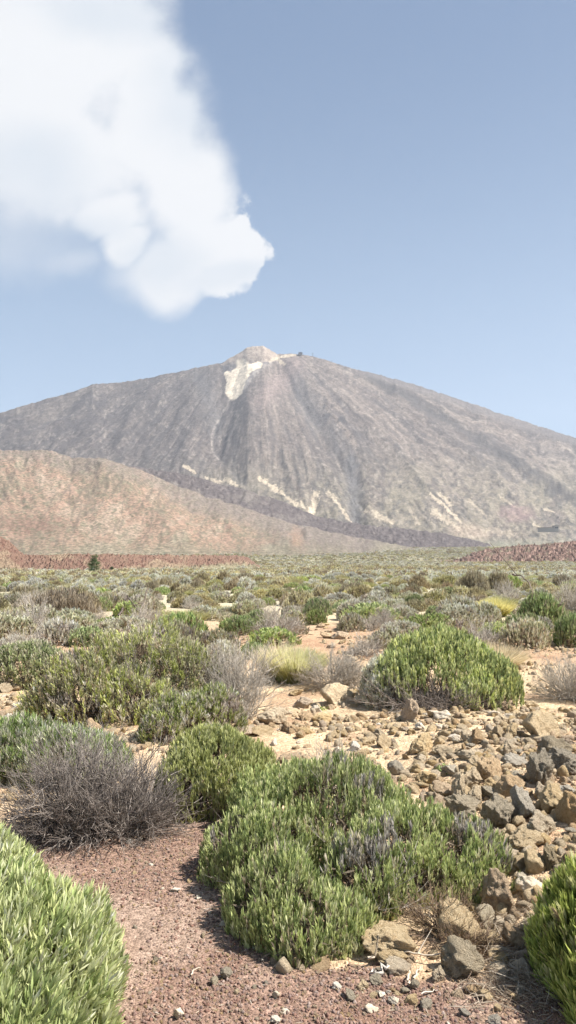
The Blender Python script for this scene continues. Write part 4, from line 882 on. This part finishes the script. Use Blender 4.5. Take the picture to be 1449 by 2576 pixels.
for a_ in [
    ('tan', 1359, 1831, 84, 72, 'big smooth tan boulder at the top of the rubble on the right'), ('tan', 1261, 1812, 38, 32, 'small tan stone right below the large green dome shrub'), ('tan', 1310, 1801, 36, 33, 'rounded tan stone touching the upper left of the big smooth boulder'),
    ('tan', 1254, 1843, 27, 32, 'pinkish tan upright stone left of the big smooth boulder'), ('tan', 1287, 1842, 32, 37, 'narrow tan stone leaning beside the big smooth boulder'), ('tan', 1278, 1884, 30, 38, 'yellowish stone standing below the big smooth boulder'),
    ('brown', 1202, 1858, 40, 36, 'squat brown tan stone in the middle of the upper rubble'), ('tan', 1174, 1855, 27, 28, 'small stone touching the squat brown tan stone'), ('tan', 1059, 1878, 54, 46, 'rough lumpy tan rock behind the right top of the large cushion shrub'),
    ('tan', 1107, 1885, 38, 28, 'tan rock just right of the rough lumpy one'), ('pale', 1104, 1828, 26, 14, 'small white stone under the right side of the large green dome shrub'), ('tan', 1146, 1829, 36, 15, 'flat tan stone right of the small white one'),
    ('brown', 1031, 1792, 33, 58, 'tall red brown rock standing inside the woody underside of the large green dome shrub'), ('tan', 964, 1868, 36, 34, 'tan rock left of the rough lumpy one'), ('dark', 1394, 1886, 76, 54, 'dark grey pitted rock below the big smooth tan boulder'),
    ('dark', 1424, 1922, 74, 66, 'dark grey pitted rock at the right edge below another dark one'), ('dark', 1355, 1944, 66, 84, 'tall dark grey lava rock in the middle of the right rubble'), ('brown', 1240, 1941, 70, 56, 'brown hollow faced rock left of the tall dark lava rock'),
    ('grey', 1292, 1917, 66, 32, 'flat grey rock above the brown hollow faced rock'), ('tan', 1072, 1958, 44, 50, 'shaded tan rock at the upper right edge of the cushion shrub'), ('grey', 996, 1937, 40, 38, 'grey stone behind the upper right edge of the cushion shrub'),
    ('brown', 1118, 1990, 58, 42, 'pinkish flat topped rock left of the upright pillar stone'), ('tan', 1153, 1992, 32, 68, 'upright tan pillar stone in the rubble'), ('tan', 1190, 1965, 50, 56, 'tan rock with a slanted sunlit face behind the pillar stone'),
    ('tan', 1195, 2009, 42, 45, 'yellow blocky stone right of the pillar stone'), ('grey', 1230, 1997, 45, 38, 'pale grey tan stone right of the yellow blocky stone'), ('brown', 1280, 1988, 70, 56, 'brown rock between the pale stone and the grey faced rock'),
    ('brown', 1097, 2021, 52, 48, 'red brown rock at the right edge of the cushion shrub'), ('dark', 1170, 2042, 86, 58, 'wide dark mossy grey rock below the pillar stone'), ('dark', 1254, 2060, 82, 70, 'dark purple grey pitted rock right of the wide mossy one'),
    ('grey', 1313, 2025, 60, 82, 'large grey faced rock with a tan edge'), ('tan', 1390, 2018, 64, 64, 'yellow sunlit rock near the right edge'), ('tan', 1359, 1994, 40, 40, 'tan stone between the grey faced rock and the yellow sunlit rock'),
    ('brown', 1430, 2042, 52, 78, 'brown rock at the right edge below the yellow sunlit rock'), ('tan', 1359, 2084, 80, 64, 'tan rock with swirling grooves'), ('tan', 1327, 2116, 98, 48, 'long angular tan slab below the swirl grooved rock'),
    ('brown', 1254, 2109, 24, 38, 'small narrow brown stone left of the long angular slab'), ('grey', 1268, 2147, 42, 46, 'half round grey stone at the right tip of the cushion shrub'), ('dark', 1387, 2165, 48, 70, 'dark lava rock above the lower right shrub'),
    ('tan', 1345, 2176, 50, 52, 'tan rock left of the dark lava rock above the lower right shrub'), ('tan', 1306, 2179, 46, 38, 'tan stone below the long angular slab'), ('brown', 1247, 2252, 108, 104, 'big reddish brown porous boulder right of the cushion shrub'),
    ('pale', 1331, 2231, 58, 46, 'cream coloured rock right of the big porous boulder'), ('grey', 1223, 2320, 54, 52, 'round grey tan stone under the big porous boulder'), ('tan', 1258, 2326, 26, 25, 'small stone squeezed right of the round grey tan stone'),
    ('tan', 1284, 2322, 28, 28, 'small stone second to the right of the round grey tan stone'), ('brown', 1296, 2366, 56, 68, 'brown tan rock half shaded by the lower right shrub'), ('tan', 1153, 2336, 98, 88, 'big rough yellow tan boulder below the right side of the cushion shrub'),
    ('tan', 975, 2378, 124, 92, 'pale tan block below the front of the cushion shrub'), ('tan', 990, 2412, 80, 40, 'low pale ledge stone in front of the pale tan block'), ('dark', 1160, 2424, 92, 82, 'grey boulder half in shade on the gravel edge'), ('tan', 1106, 2458, 32, 36, 'small orange tan stone left of the half shaded grey boulder'),
    ('tan', 1000, 2436, 64, 30, 'low tan stone under the fallen pale branch'), ('pale', 990, 2520, 24, 19, 'small white stone on the gravel at the bottom'), ('grey', 1073, 2533, 30, 23, 'grey stone on the gravel right of the small white stone at the bottom'),
    ('grey', 1045, 2482, 26, 22, 'grey green stone above the gravel at the bottom'), ('grey', 1167, 2549, 26, 20, 'grey pebble in the shade at the bottom'), ('grey', 1244, 2570, 30, 22, 'grey stone cut by the bottom of the view'),
    ('grey', 1310, 2496, 24, 18, 'small stone in the deep shade by the lower right shrub'), ('tan', 845, 1752, 84, 56, 'big tan rock between the round grey shrub and the dome shrub'), ('tan', 745, 1742, 32, 24, 'small tan rock behind the slab left of the big tan rock'),
    ('brown', 762, 1770, 44, 28, 'brown rock left of the big tan rock'), ('tan', 686, 1806, 64, 42, 'slanted tan rock at the foot of the pale upright leafless shrub'), ('brown', 612, 1840, 52, 30, 'brown rock right of the low green and grey shrub'),
    ('tan', 655, 1842, 60, 24, 'flat tan rock right of the brown rock'), ('brown', 240, 1836, 46, 50, 'pointed pinkish rock behind the leafless twiggy shrub'), ('tan', 42, 1727, 50, 26, 'tan rock at the left below the green cushion shrub'),
    ('tan', 12, 1732, 34, 24, 'tan rock at the left edge below the green cushion shrub'), ('brown', 105, 1735, 30, 20, 'small brown rock left of the big mixed shrub'), ('tan', 20, 1795, 34, 16, 'flat pale rock on the bare soil at the left edge'),
    ('brown', 806, 1575, 24, 12, 'small reddish rock under the small dark green shrub above the red rocks'), ('brown', 855, 1600, 40, 20, 'dark red rock on the reddish soil patch'), ('brown', 820, 1598, 30, 20, 'orange red rock on the reddish soil patch'),
    ('brown', 835, 1625, 26, 14, 'second orange red rock lower on the reddish soil patch'), ('brown', 888, 1640, 30, 12, 'flat red rock at the right of the reddish soil patch'),
    ('pale', 325, 2119, 20, 13, 'pale stone at the head of the gravel path'), ('pale', 352, 2113, 14, 11, 'small pale stone right of the one at the head of the path'), ('pale', 380, 2176, 13, 8, 'small white pebble in the upper part of the path'),
    ('pale', 442, 2240, 26, 9, 'flat white pebble on the path near the cushion shrub'), ('tan', 265, 2390, 25, 22, 'orange tan stone on the path beside the left green shrub'), ('grey', 312, 2420, 16, 14, 'grey pebble on the path below the orange tan stone'),
    ('dark', 390, 2418, 14, 14, 'dark pebble in the middle of the path'), ('grey', 570, 2455, 30, 26, 'grey stone at the shade edge on the path'), ('pale', 450, 2553, 24, 26, 'pale blocky stone at the bottom of the path'),
    ('pale', 695, 2505, 20, 18, 'white pebble on the gravel below the cushion shrub'), ('pale', 692, 2567, 30, 16, 'white flat stone at the bottom middle'), ('grey', 540, 2474, 22, 18, 'dark grey stone beside the bent dry stalk'),
    ('pale', 500, 2260, 14, 11, 'cream pebble on the path between the two shade patches'), ('grey', 880, 2506, 30, 26, 'dark stone on the gravel below the pale tan block'), ('pale', 846, 2484, 26, 20, 'pale stone left of the dark stone on the gravel'),
    ('tan', 915, 2482, 30, 22, 'tan stone at the gravel edge below the pale tan block'), ('grey', 945, 2468, 30, 22, 'grey lump stone below the low pale ledge'), ('pale', 960, 2505, 18, 14, 'small whitish stone near the driftwood'),
]: rock(*a_)
def wrock(name, u, v, w, h, label): rock('pale', u, v, w, h, label, name=name)
wrock('rock', 150, 1482, 26, 14, 'bleached white rock far out on the plain at the left'); wrock('rock', 483, 1455, 12, 7, 'small white rock far out on the plain below the red ridge'); 
# the many nameless stones of the rubble
def auto_rocks(poly, n, smin, smax, keys, lab, seed, gap=.8, extra=None):
    rs = RS(seed); p = np.array(poly); c = 0; tries = 0
    while c < n and tries < n * 30:
        tries += 1; u = p[:, 0].min() + rs.rand() * np.ptp(p[:, 0]); v = p[:, 1].min() + rs.rand() * np.ptp(p[:, 1])
        if not in_poly(np.array(u), np.array(v), poly): continue
        x, y, z = place(u, v); s = smin + (smax - smin) * rs.rand() ** 2.2
        if any(math.hypot(x - a, y - b_) < gap * (s + r) for a, b_, r in RFOOT): continue
        key = keys[rs.randint(len(keys))]; o = mesh_obj('rock', RM[key][3 + rs.randint(2)] if s < .05 else RM[key][rs.randint(5)])
        o.location = (x, y, z + s * .22); o.scale = (s * (.8 + .5 * rs.rand()), s * (.8 + .5 * rs.rand()), s * (.55 + .4 * rs.rand())); o.rotation_euler = (rs.normal() * .25, rs.normal() * .25, rs.rand() * 6.28)
        RFOOT.append((x, y, s)); nm = dict(tan='tan', dark='dark grey', brown='reddish brown', pale='pale', grey='grey')[key]
        sz = 'small' if s < (smin + smax) * .35 else 'medium sized'
        tag(o, '%s %s stone %s' % (sz, nm, lab), 'rock', 'loose stones ' + lab); c += 1
auto_rocks([(1050, 1880), (1300, 1830), (1449, 1800), (1449, 2200), (1300, 2200), (1100, 2040), (1020, 1930)], 92, .026, .095, ['tan', 'tan', 'brown', 'tan', 'tan', 'grey'], 'in the rubble on the right', 601)
auto_rocks([(1180, 2180), (1400, 2150), (1340, 2400), (1180, 2420), (1080, 2300)], 22, .018, .05, ['tan', 'tan', 'brown', 'grey'], 'around the big porous boulder', 602)
auto_rocks([(640, 1850), (900, 1720), (930, 1800), (1260, 1780), (1449, 1700), (1449, 1800), (1200, 1870), (960, 1900), (700, 1920)], 55, .03, .10, ['tan', 'tan', 'brown', 'pale'], 'on the bare tan soil by the dome shrub', 603)
auto_rocks([(780, 1570), (940, 1570), (920, 1640), (860, 1700), (780, 1640)], 20, .05, .13, ['brown', 'brown', 'tan'], 'on the reddish soil patch', 604)
auto_rocks([(860, 2440), (1300, 2430), (1300, 2560), (880, 2560)], 24, .012, .035, ['grey', 'tan', 'pale', 'brown'], 'on the gravel edge at the bottom', 605)
auto_rocks([(-20, 1730), (120, 1730), (110, 1800), (-20, 1840)], 12, .03, .08, ['tan', 'pale', 'brown'], 'on the bare soil at the left', 606)

# gravel and rubble that nobody could count
def pebble_sources(name, mats, seed):
    c = bpy.data.collections.new(name)
    for i in range(len(mats) * 3):
        o = bpy.data.objects.new('pebble_%02d' % i, rock_mesh('pebble', seed + i, mats[i % len(mats)], IV1, IF1, 9, .06)); c.objects.link(o)
    return c
M_RED = rock_mat('red_cinder', (.205, .128, .10), (.16, .094, .075), (.28, .19, .15), (.12, .075, .06), .3); M_RED2 = rock_mat('pink_cinder', (.28, .195, .155), (.22, .15, .12), (.38, .29, .235), (.18, .12, .1), .3)
def pebbles(name, x, y, smin, smax, pw, coll, nsrc, label, seed):
    r_ = RS(seed); n = len(x); s = smin + (smax - smin) * r_.rand(n) ** pw
    P = np.stack([x, y, gz(x, y, True) + s * .1], 1); S = s[:, None] * (.7 + .6 * r_.rand(n, 3)); S[:, 2] *= .8
    instancer(name, P, r_.randint(0, nsrc, n), S, r_.rand(n, 3) * 6.28, coll, label)
pc = pebble_sources('cinder_sources', [M_RED, M_RED2, M_RED, M_BROWN], 700); r_ = RS(701)
n = 260000; y = 1.9 + 3.5 * r_.rand(n) ** 1.5; x = (r_.rand(n) * 2 - 1) * (.40 * y + 1.1); k = (path_mask(x, y) > r_.rand(n) * .9) & (fbm2(x * 2.6, y * 1.7, 4, 39) < .40 - .75 * r_.rand(n) ** 2 + .15)
pebbles('path_gravel', x[k], y[k], .0016, .0095, 4.5, pc, 12, 'reddish volcanic gravel covering the path', 702)
pc2 = pebble_sources('stone_sources', [M_TAN, M_PALE, M_TAN, M_GREY], 720)
n = 1300; y = 1.9 + 3.5 * r_.rand(n) ** 1.5; x = (r_.rand(n) * 2 - 1) * (.40 * y + 1.1); k = path_mask(x, y) > .5
pebbles('pale_pebbles', x[k], y[k], .004, .016, 3, pc2, 12, 'pale pebbles strewn over the reddish gravel', 703)
pc3 = pebble_sources('rubble_sources', [M_TAN, M_TAN, M_BROWN, M_TAN, M_TAN], 740)
n = 64000; y = 2.6 + 12.4 * r_.rand(n) ** 1.3; x = (r_.rand(n) * 2 - 1) * (.40 * y + 1.8); k = (path_mask(x, y) < .3) & (fbm2(x * 1.5, y * 1.5, 3, 44) + .75 * sm(.6, 1.5, x) * sm(8, 6, y) > r_.rand(n) * .9 - .25)
pebbles('rubble', x[k], y[k], .005, .055, 4.0, pc3, 15, 'broken tan stones covering the bare soil', 704)

# dry litter in the shade of the lower right shrub, fallen twigs and branches
def litter():
    rs = RS(801); n = 3200; u = 1180 + 330 * rs.rand(n) ** .8; v = 2330 + 200 * rs.rand(n); so = Soup()
    dx, dy, dz = ray(u, v); t = EYE / -dz; x, y = dx * t, dy * t; x = x + rs.normal(size=n) * .05; y = y + rs.normal(size=n) * .05
    z = gz(x, y, True) + .004 + .03 * rs.rand(n) ** 2; an = rs.rand(n) * 6.28; D = np.stack([np.cos(an), np.sin(an), rs.normal(size=n) * .22], 1)
    c = pick([((.42, .35, .26), 3), ((.55, .48, .38), 2), ((.25, .19, .14), 2)], n, rs); so.blades(np.stack([x, y, z], 1), D, .03 + .07 * rs.rand(n), .0035, c, c, rs, .12)
    o = mesh_obj('dry_litter', so.mesh('dry_litter', [M_GRASS])); tag(o, 'dry straw and leaf litter by the lower right shrub', kind='stuff')
litter()
def path_litter():
    rs = RS(811); n = 1500; y = 2.3 + 2.4 * rs.rand(n); x = (rs.rand(n) * 2 - 1) * .42 * y; k = path_mask(x, y) > .6; x, y = x[k], y[k]; n = len(x); so = Soup()
    an = rs.rand(n) * 6.28; D = np.stack([np.cos(an), np.sin(an), rs.normal(size=n) * .15], 1); c = pick([((.58, .50, .38), 3), ((.40, .30, .2), 2), ((.66, .6, .5), 1)], n, rs)
    so.blades(np.stack([x, y, gz(x, y, True) + .006], 1), D, .010 + .03 * rs.rand(n) ** 2, .003, c, c, rs, .15)
    tag(mesh_obj('path_litter', so.mesh('path_litter', [M_GRASS])), 'dry leaf and straw bits strewn over the gravel path', kind='stuff')
path_litter()
def stick(pts, r, col, label, name='fallen_twig', kids=0, seed=1, lift=.012, heights=None):
    rs = RS(seed); P = []
    for i, (u, v) in enumerate(pts):
        x, y, z = place(u, v); P.append((x, y, z + lift + (heights[i] if heights else 0)))
    P = np.array(P); o0 = P[0].copy(); t = np.linspace(0, len(P) - 1, len(P) * 3); Q = np.stack([np.interp(t, np.arange(len(P)), P[:, k]) for k in range(3)], 1) - o0; Q[1:-1] += rs.normal(size=(len(Q) - 2, 3)) * r * .5
    so = Soup(); so.tubes(Q[None], (r * np.linspace(1, .45, len(Q)))[None], np.array([col]))
    for k in range(kids):
        i = rs.randint(2, len(Q) - 2); d = nrm(rs.normal(size=3) + [0, 0, .7]); L = np.linalg.norm(Q[-1]) * (.2 + .3 * rs.rand()); so.tubes((Q[i] + d * L * np.linspace(0, 1, 4)[:, None])[None], (r * .5 * np.linspace(1, .4, 4))[None], np.array([col]))
    o = mesh_obj(name, so.mesh(name, [M_TWIG])); o.location = o0; tag(o, label, 'branch' if name != 'fallen_twig' else 'twig')
PW = (.55, .47, .37)
stick([(925, 2434), (960, 2422), (1010, 2418), (1060, 2424), (1128, 2428)], .007, PW, 'long pale fallen branch lying across the stones at the bottom', 'fallen_branch', 2, 1, .035)
stick([(940, 2455), (965, 2452), (992, 2448)], .014, (.62, .58, .52), 'short thick bleached driftwood piece', 'driftwood', 0, 2, .02)
stick([(1028, 2490), (1027, 2470), (1030, 2455)], .006, PW, 'short pale stick upright between stones at the bottom', 'fallen_twig', 0, 3, .02)
stick([(1040, 2475), (1052, 2455), (1062, 2445)], .005, PW, 'pale forked stick right of the upright one', 'fallen_twig', 0, 4, .02)
stick([(1060, 2510), (1085, 2503), (1102, 2500)], .004, (.6, .55, .47), 'white curled twig on the shade edge', 'fallen_twig', 1, 5)
stick([(1170, 2455), (1200, 2485), (1225, 2505)], .0035, PW, 'thin pale twig in the shade of the lower right shrub', 'fallen_twig', 1, 6)
stick([(480, 2462), (487, 2448), (505, 2444)], .004, PW, 'bent dry stalk on the path', 'fallen_twig', 0, 7)
stick([(1060, 2320), (1080, 2328), (1098, 2322)], .008, (.60, .54, .45), 'bleached bit of root below the cushion shrub', 'fallen_twig', 2, 8, .03)
stick([(1150, 2375), (1175, 2392), (1210, 2400)], .004, PW, 'pale straw stick right of the half shaded grey boulder', 'fallen_twig', 1, 9, .02)
stick([(298, 1558), (320, 1548), (345, 1556)], .035, (.10, .075, .06), 'dark dead branch lying on the scrub at the left', 'fallen_branch', 4, 10, .0, [.1, .55, .25])
stick([(350, 1560), (362, 1552), (372, 1548)], .03, (.12, .09, .07), 'second dark dead branch sticking up right of the first', 'fallen_branch', 2, 11, .0, [.1, .4, .8])
stick([(1290, 1520), (1305, 1522), (1330, 1526), (1345, 1532)], .04, (.16, .125, .10), 'bare curved branch arching over the grey twiggy bush', 'fallen_branch', 1, 12, .0, [1.15, 1.15, .95, .5])

# small weeds between the stones
def weed(u, v, w, label, seed):
    x, y, z = place(u, v); rs = RS(seed); so = Soup(); n = 160; r = w / 2 * y / F
    P = np.stack([rs.normal(size=n) * r * .5, rs.normal(size=n) * r * .5, rs.rand(n) * r * .5], 1); c = pick([((.20, .28, .07), 2), ((.27, .33, .11), 1)], n, rs)
    so.blades(P, rs.normal(size=(n, 3)) + [0, 0, .8], .022, .009, c, c * 1.15, rs); o = mesh_obj('weed', so.mesh('weed', [M_LEAF])); o.location = (x, y, z + .01); tag(o, label, 'plant')
weed(1120, 1945, 40, 'small bright green weed between the stones behind the pinkish flat rock', 1); weed(803, 1790, 26, 'small green weed in front of the big tan rock', 2); weed(1092, 1962, 22, 'tiny green weed left of the bright green one', 3)
weed(1148, 2318, 20, 'tiny weed by the rough yellow tan boulder', 4); weed(320, 2085, 60, 'low green weeds under the leafless twiggy shrub', 5); weed(250, 2095, 40, 'small weeds at the left foot of the leafless twiggy shrub', 6)

# ------------------------------------------------------------------ cable car top station, pylons, lower station
def flatmat(name, c, rough=.7):
    m, nt, out = newmat(name); b = NB(nt); ns = b.n('ShaderNodeTexNoise', i_Scale=.8, i_Detail=4.0).outputs[0]
    pr = b.n('ShaderNodeBsdfPrincipled', i_Roughness=rough); b.l(b.mix(ns, tuple(q * .85 for q in c), tuple(q * 1.15 for q in c)), pr.inputs['Base Color']); b.l(pr.outputs[0], out.inputs[0]); return m
def boxm(name, boxes, mat):
    V = []; Fs = []
    for (x0, x1, y0, y1, z0, z1) in boxes:
        k = len(V) * 1; V += [(x0, y0, z0), (x1, y0, z0), (x1, y1, z0), (x0, y1, z0), (x0, y0, z1), (x1, y0, z1), (x1, y1, z1), (x0, y1, z1)]
        Fs += [[k + i for i in f] for f in ((3, 2, 1, 0), (4, 5, 6, 7), (0, 1, 5, 4), (1, 2, 6, 5), (2, 3, 7, 6), (3, 0, 4, 7))]
    me = bpy.data.meshes.new(name); me.from_pydata(V, [], Fs); me.materials.append(mat); return me
M_CONC = flatmat('concrete', (.32, .30, .29)); M_ROOF = flatmat('roof_metal', (.07, .07, .085)); M_WIN = flatmat('window_glass', (.03, .035, .045), .15); M_STEEL = flatmat('steel', (.16, .16, .18), .5)
def on_crest(u, D):
    v = float(CR(u)); dx, dy, dz = ray(u, v); return float(dx / dy * D), D, float(EYE + dz / dy * D)
x, y, z = on_crest(756, 5585); o = empty('station_building', (x, y, z - 2)); tag(o, 'small dark roofed cable car station on the mountain crest', 'building')
mesh_obj('wall', boxm('wall', [(-14, 12, -6, 6, -6, 7), (-20, -14, -5, 5, -6, 3)], M_CONC), o); mesh_obj('roof', boxm('roof', [(-16, 15, -8, 8, 7.003, 13), (-8, 8, -6, 6, 13.003, 16)], M_ROOF), o)
for k in range(4): mesh_obj('window', boxm('window', [(-12 + 6 * k, -8 + 6 * k, -6.2, -6.003, 1, 5)], M_WIN), o)
for u, H, lab in ((786.5, 26, 'tall cable car pylon on the crest right of the station'), (835, 14, 'smaller cable car pylon farther down the crest')):
    x, y, z = on_crest(u, 5585); o = empty('cable_pylon', (x, y, z - 4)); tag(o, lab, 'pylon')
    mesh_obj('mast', boxm('mast', [(-1.0, 1.0, -1.0, 1.0, 0, H - 1.2)], M_STEEL), o); mesh_obj('crossarm', boxm('crossarm', [(-6, 6, -.9, .9, H - 1.197, H), (-6, -4, -.9, .9, H + .003, H + 2.5), (4, 6, -.9, .9, H + .003, H + 2.5)], M_STEEL), o)
dx, dy, dz = ray(1378, 1331); D = 3150.; o = empty('station_building', (float(dx / dy * D), D, float(EYE + dz / dy * D))); tag(o, 'long low dark fronted building at the foot of the mountain on the right', 'building')
mesh_obj('wall', boxm('wall', [(-38, 22, -8, 10, -12, 5), (22.003, 40, -10, 12, -12, 12)], M_CONC), o); mesh_obj('roof', boxm('roof', [(-40, 22, -10, 12, 5.003, 7), (22.003, 44, -12, 14, 12.003, 14.5)], flatmat('pale_roof', (.26, .22, .20))), o)
mesh_obj('window', boxm('window', [(-36, 20, -8.3, -8.003, 0, 2.4)], M_CONC), o); mesh_obj('window', boxm('window', [(25, 38, -10.3, -10.003, 3, 7)], M_WIN), o)

# ------------------------------------------------------------------ the air
hz = mesh_obj('haze', boxm('haze', [(-4700, 4700, -2600, 8700, -14, 1620)], None)); tag(hz, 'thin pale haze in the air over the plain', kind='stuff')
m, nt, out = newmat('haze'); b = NB(nt); pvn = b.n('ShaderNodeVolumePrincipled'); pvn.inputs['Color'].default_value = (.86, .91, 1, 1); pvn.inputs['Density'].default_value = 4.6e-5; pvn.inputs['Anisotropy'].default_value = .2
b.l(pvn.outputs[0], out.inputs['Volume']); hz.data.materials.clear(); hz.data.materials.append(m)
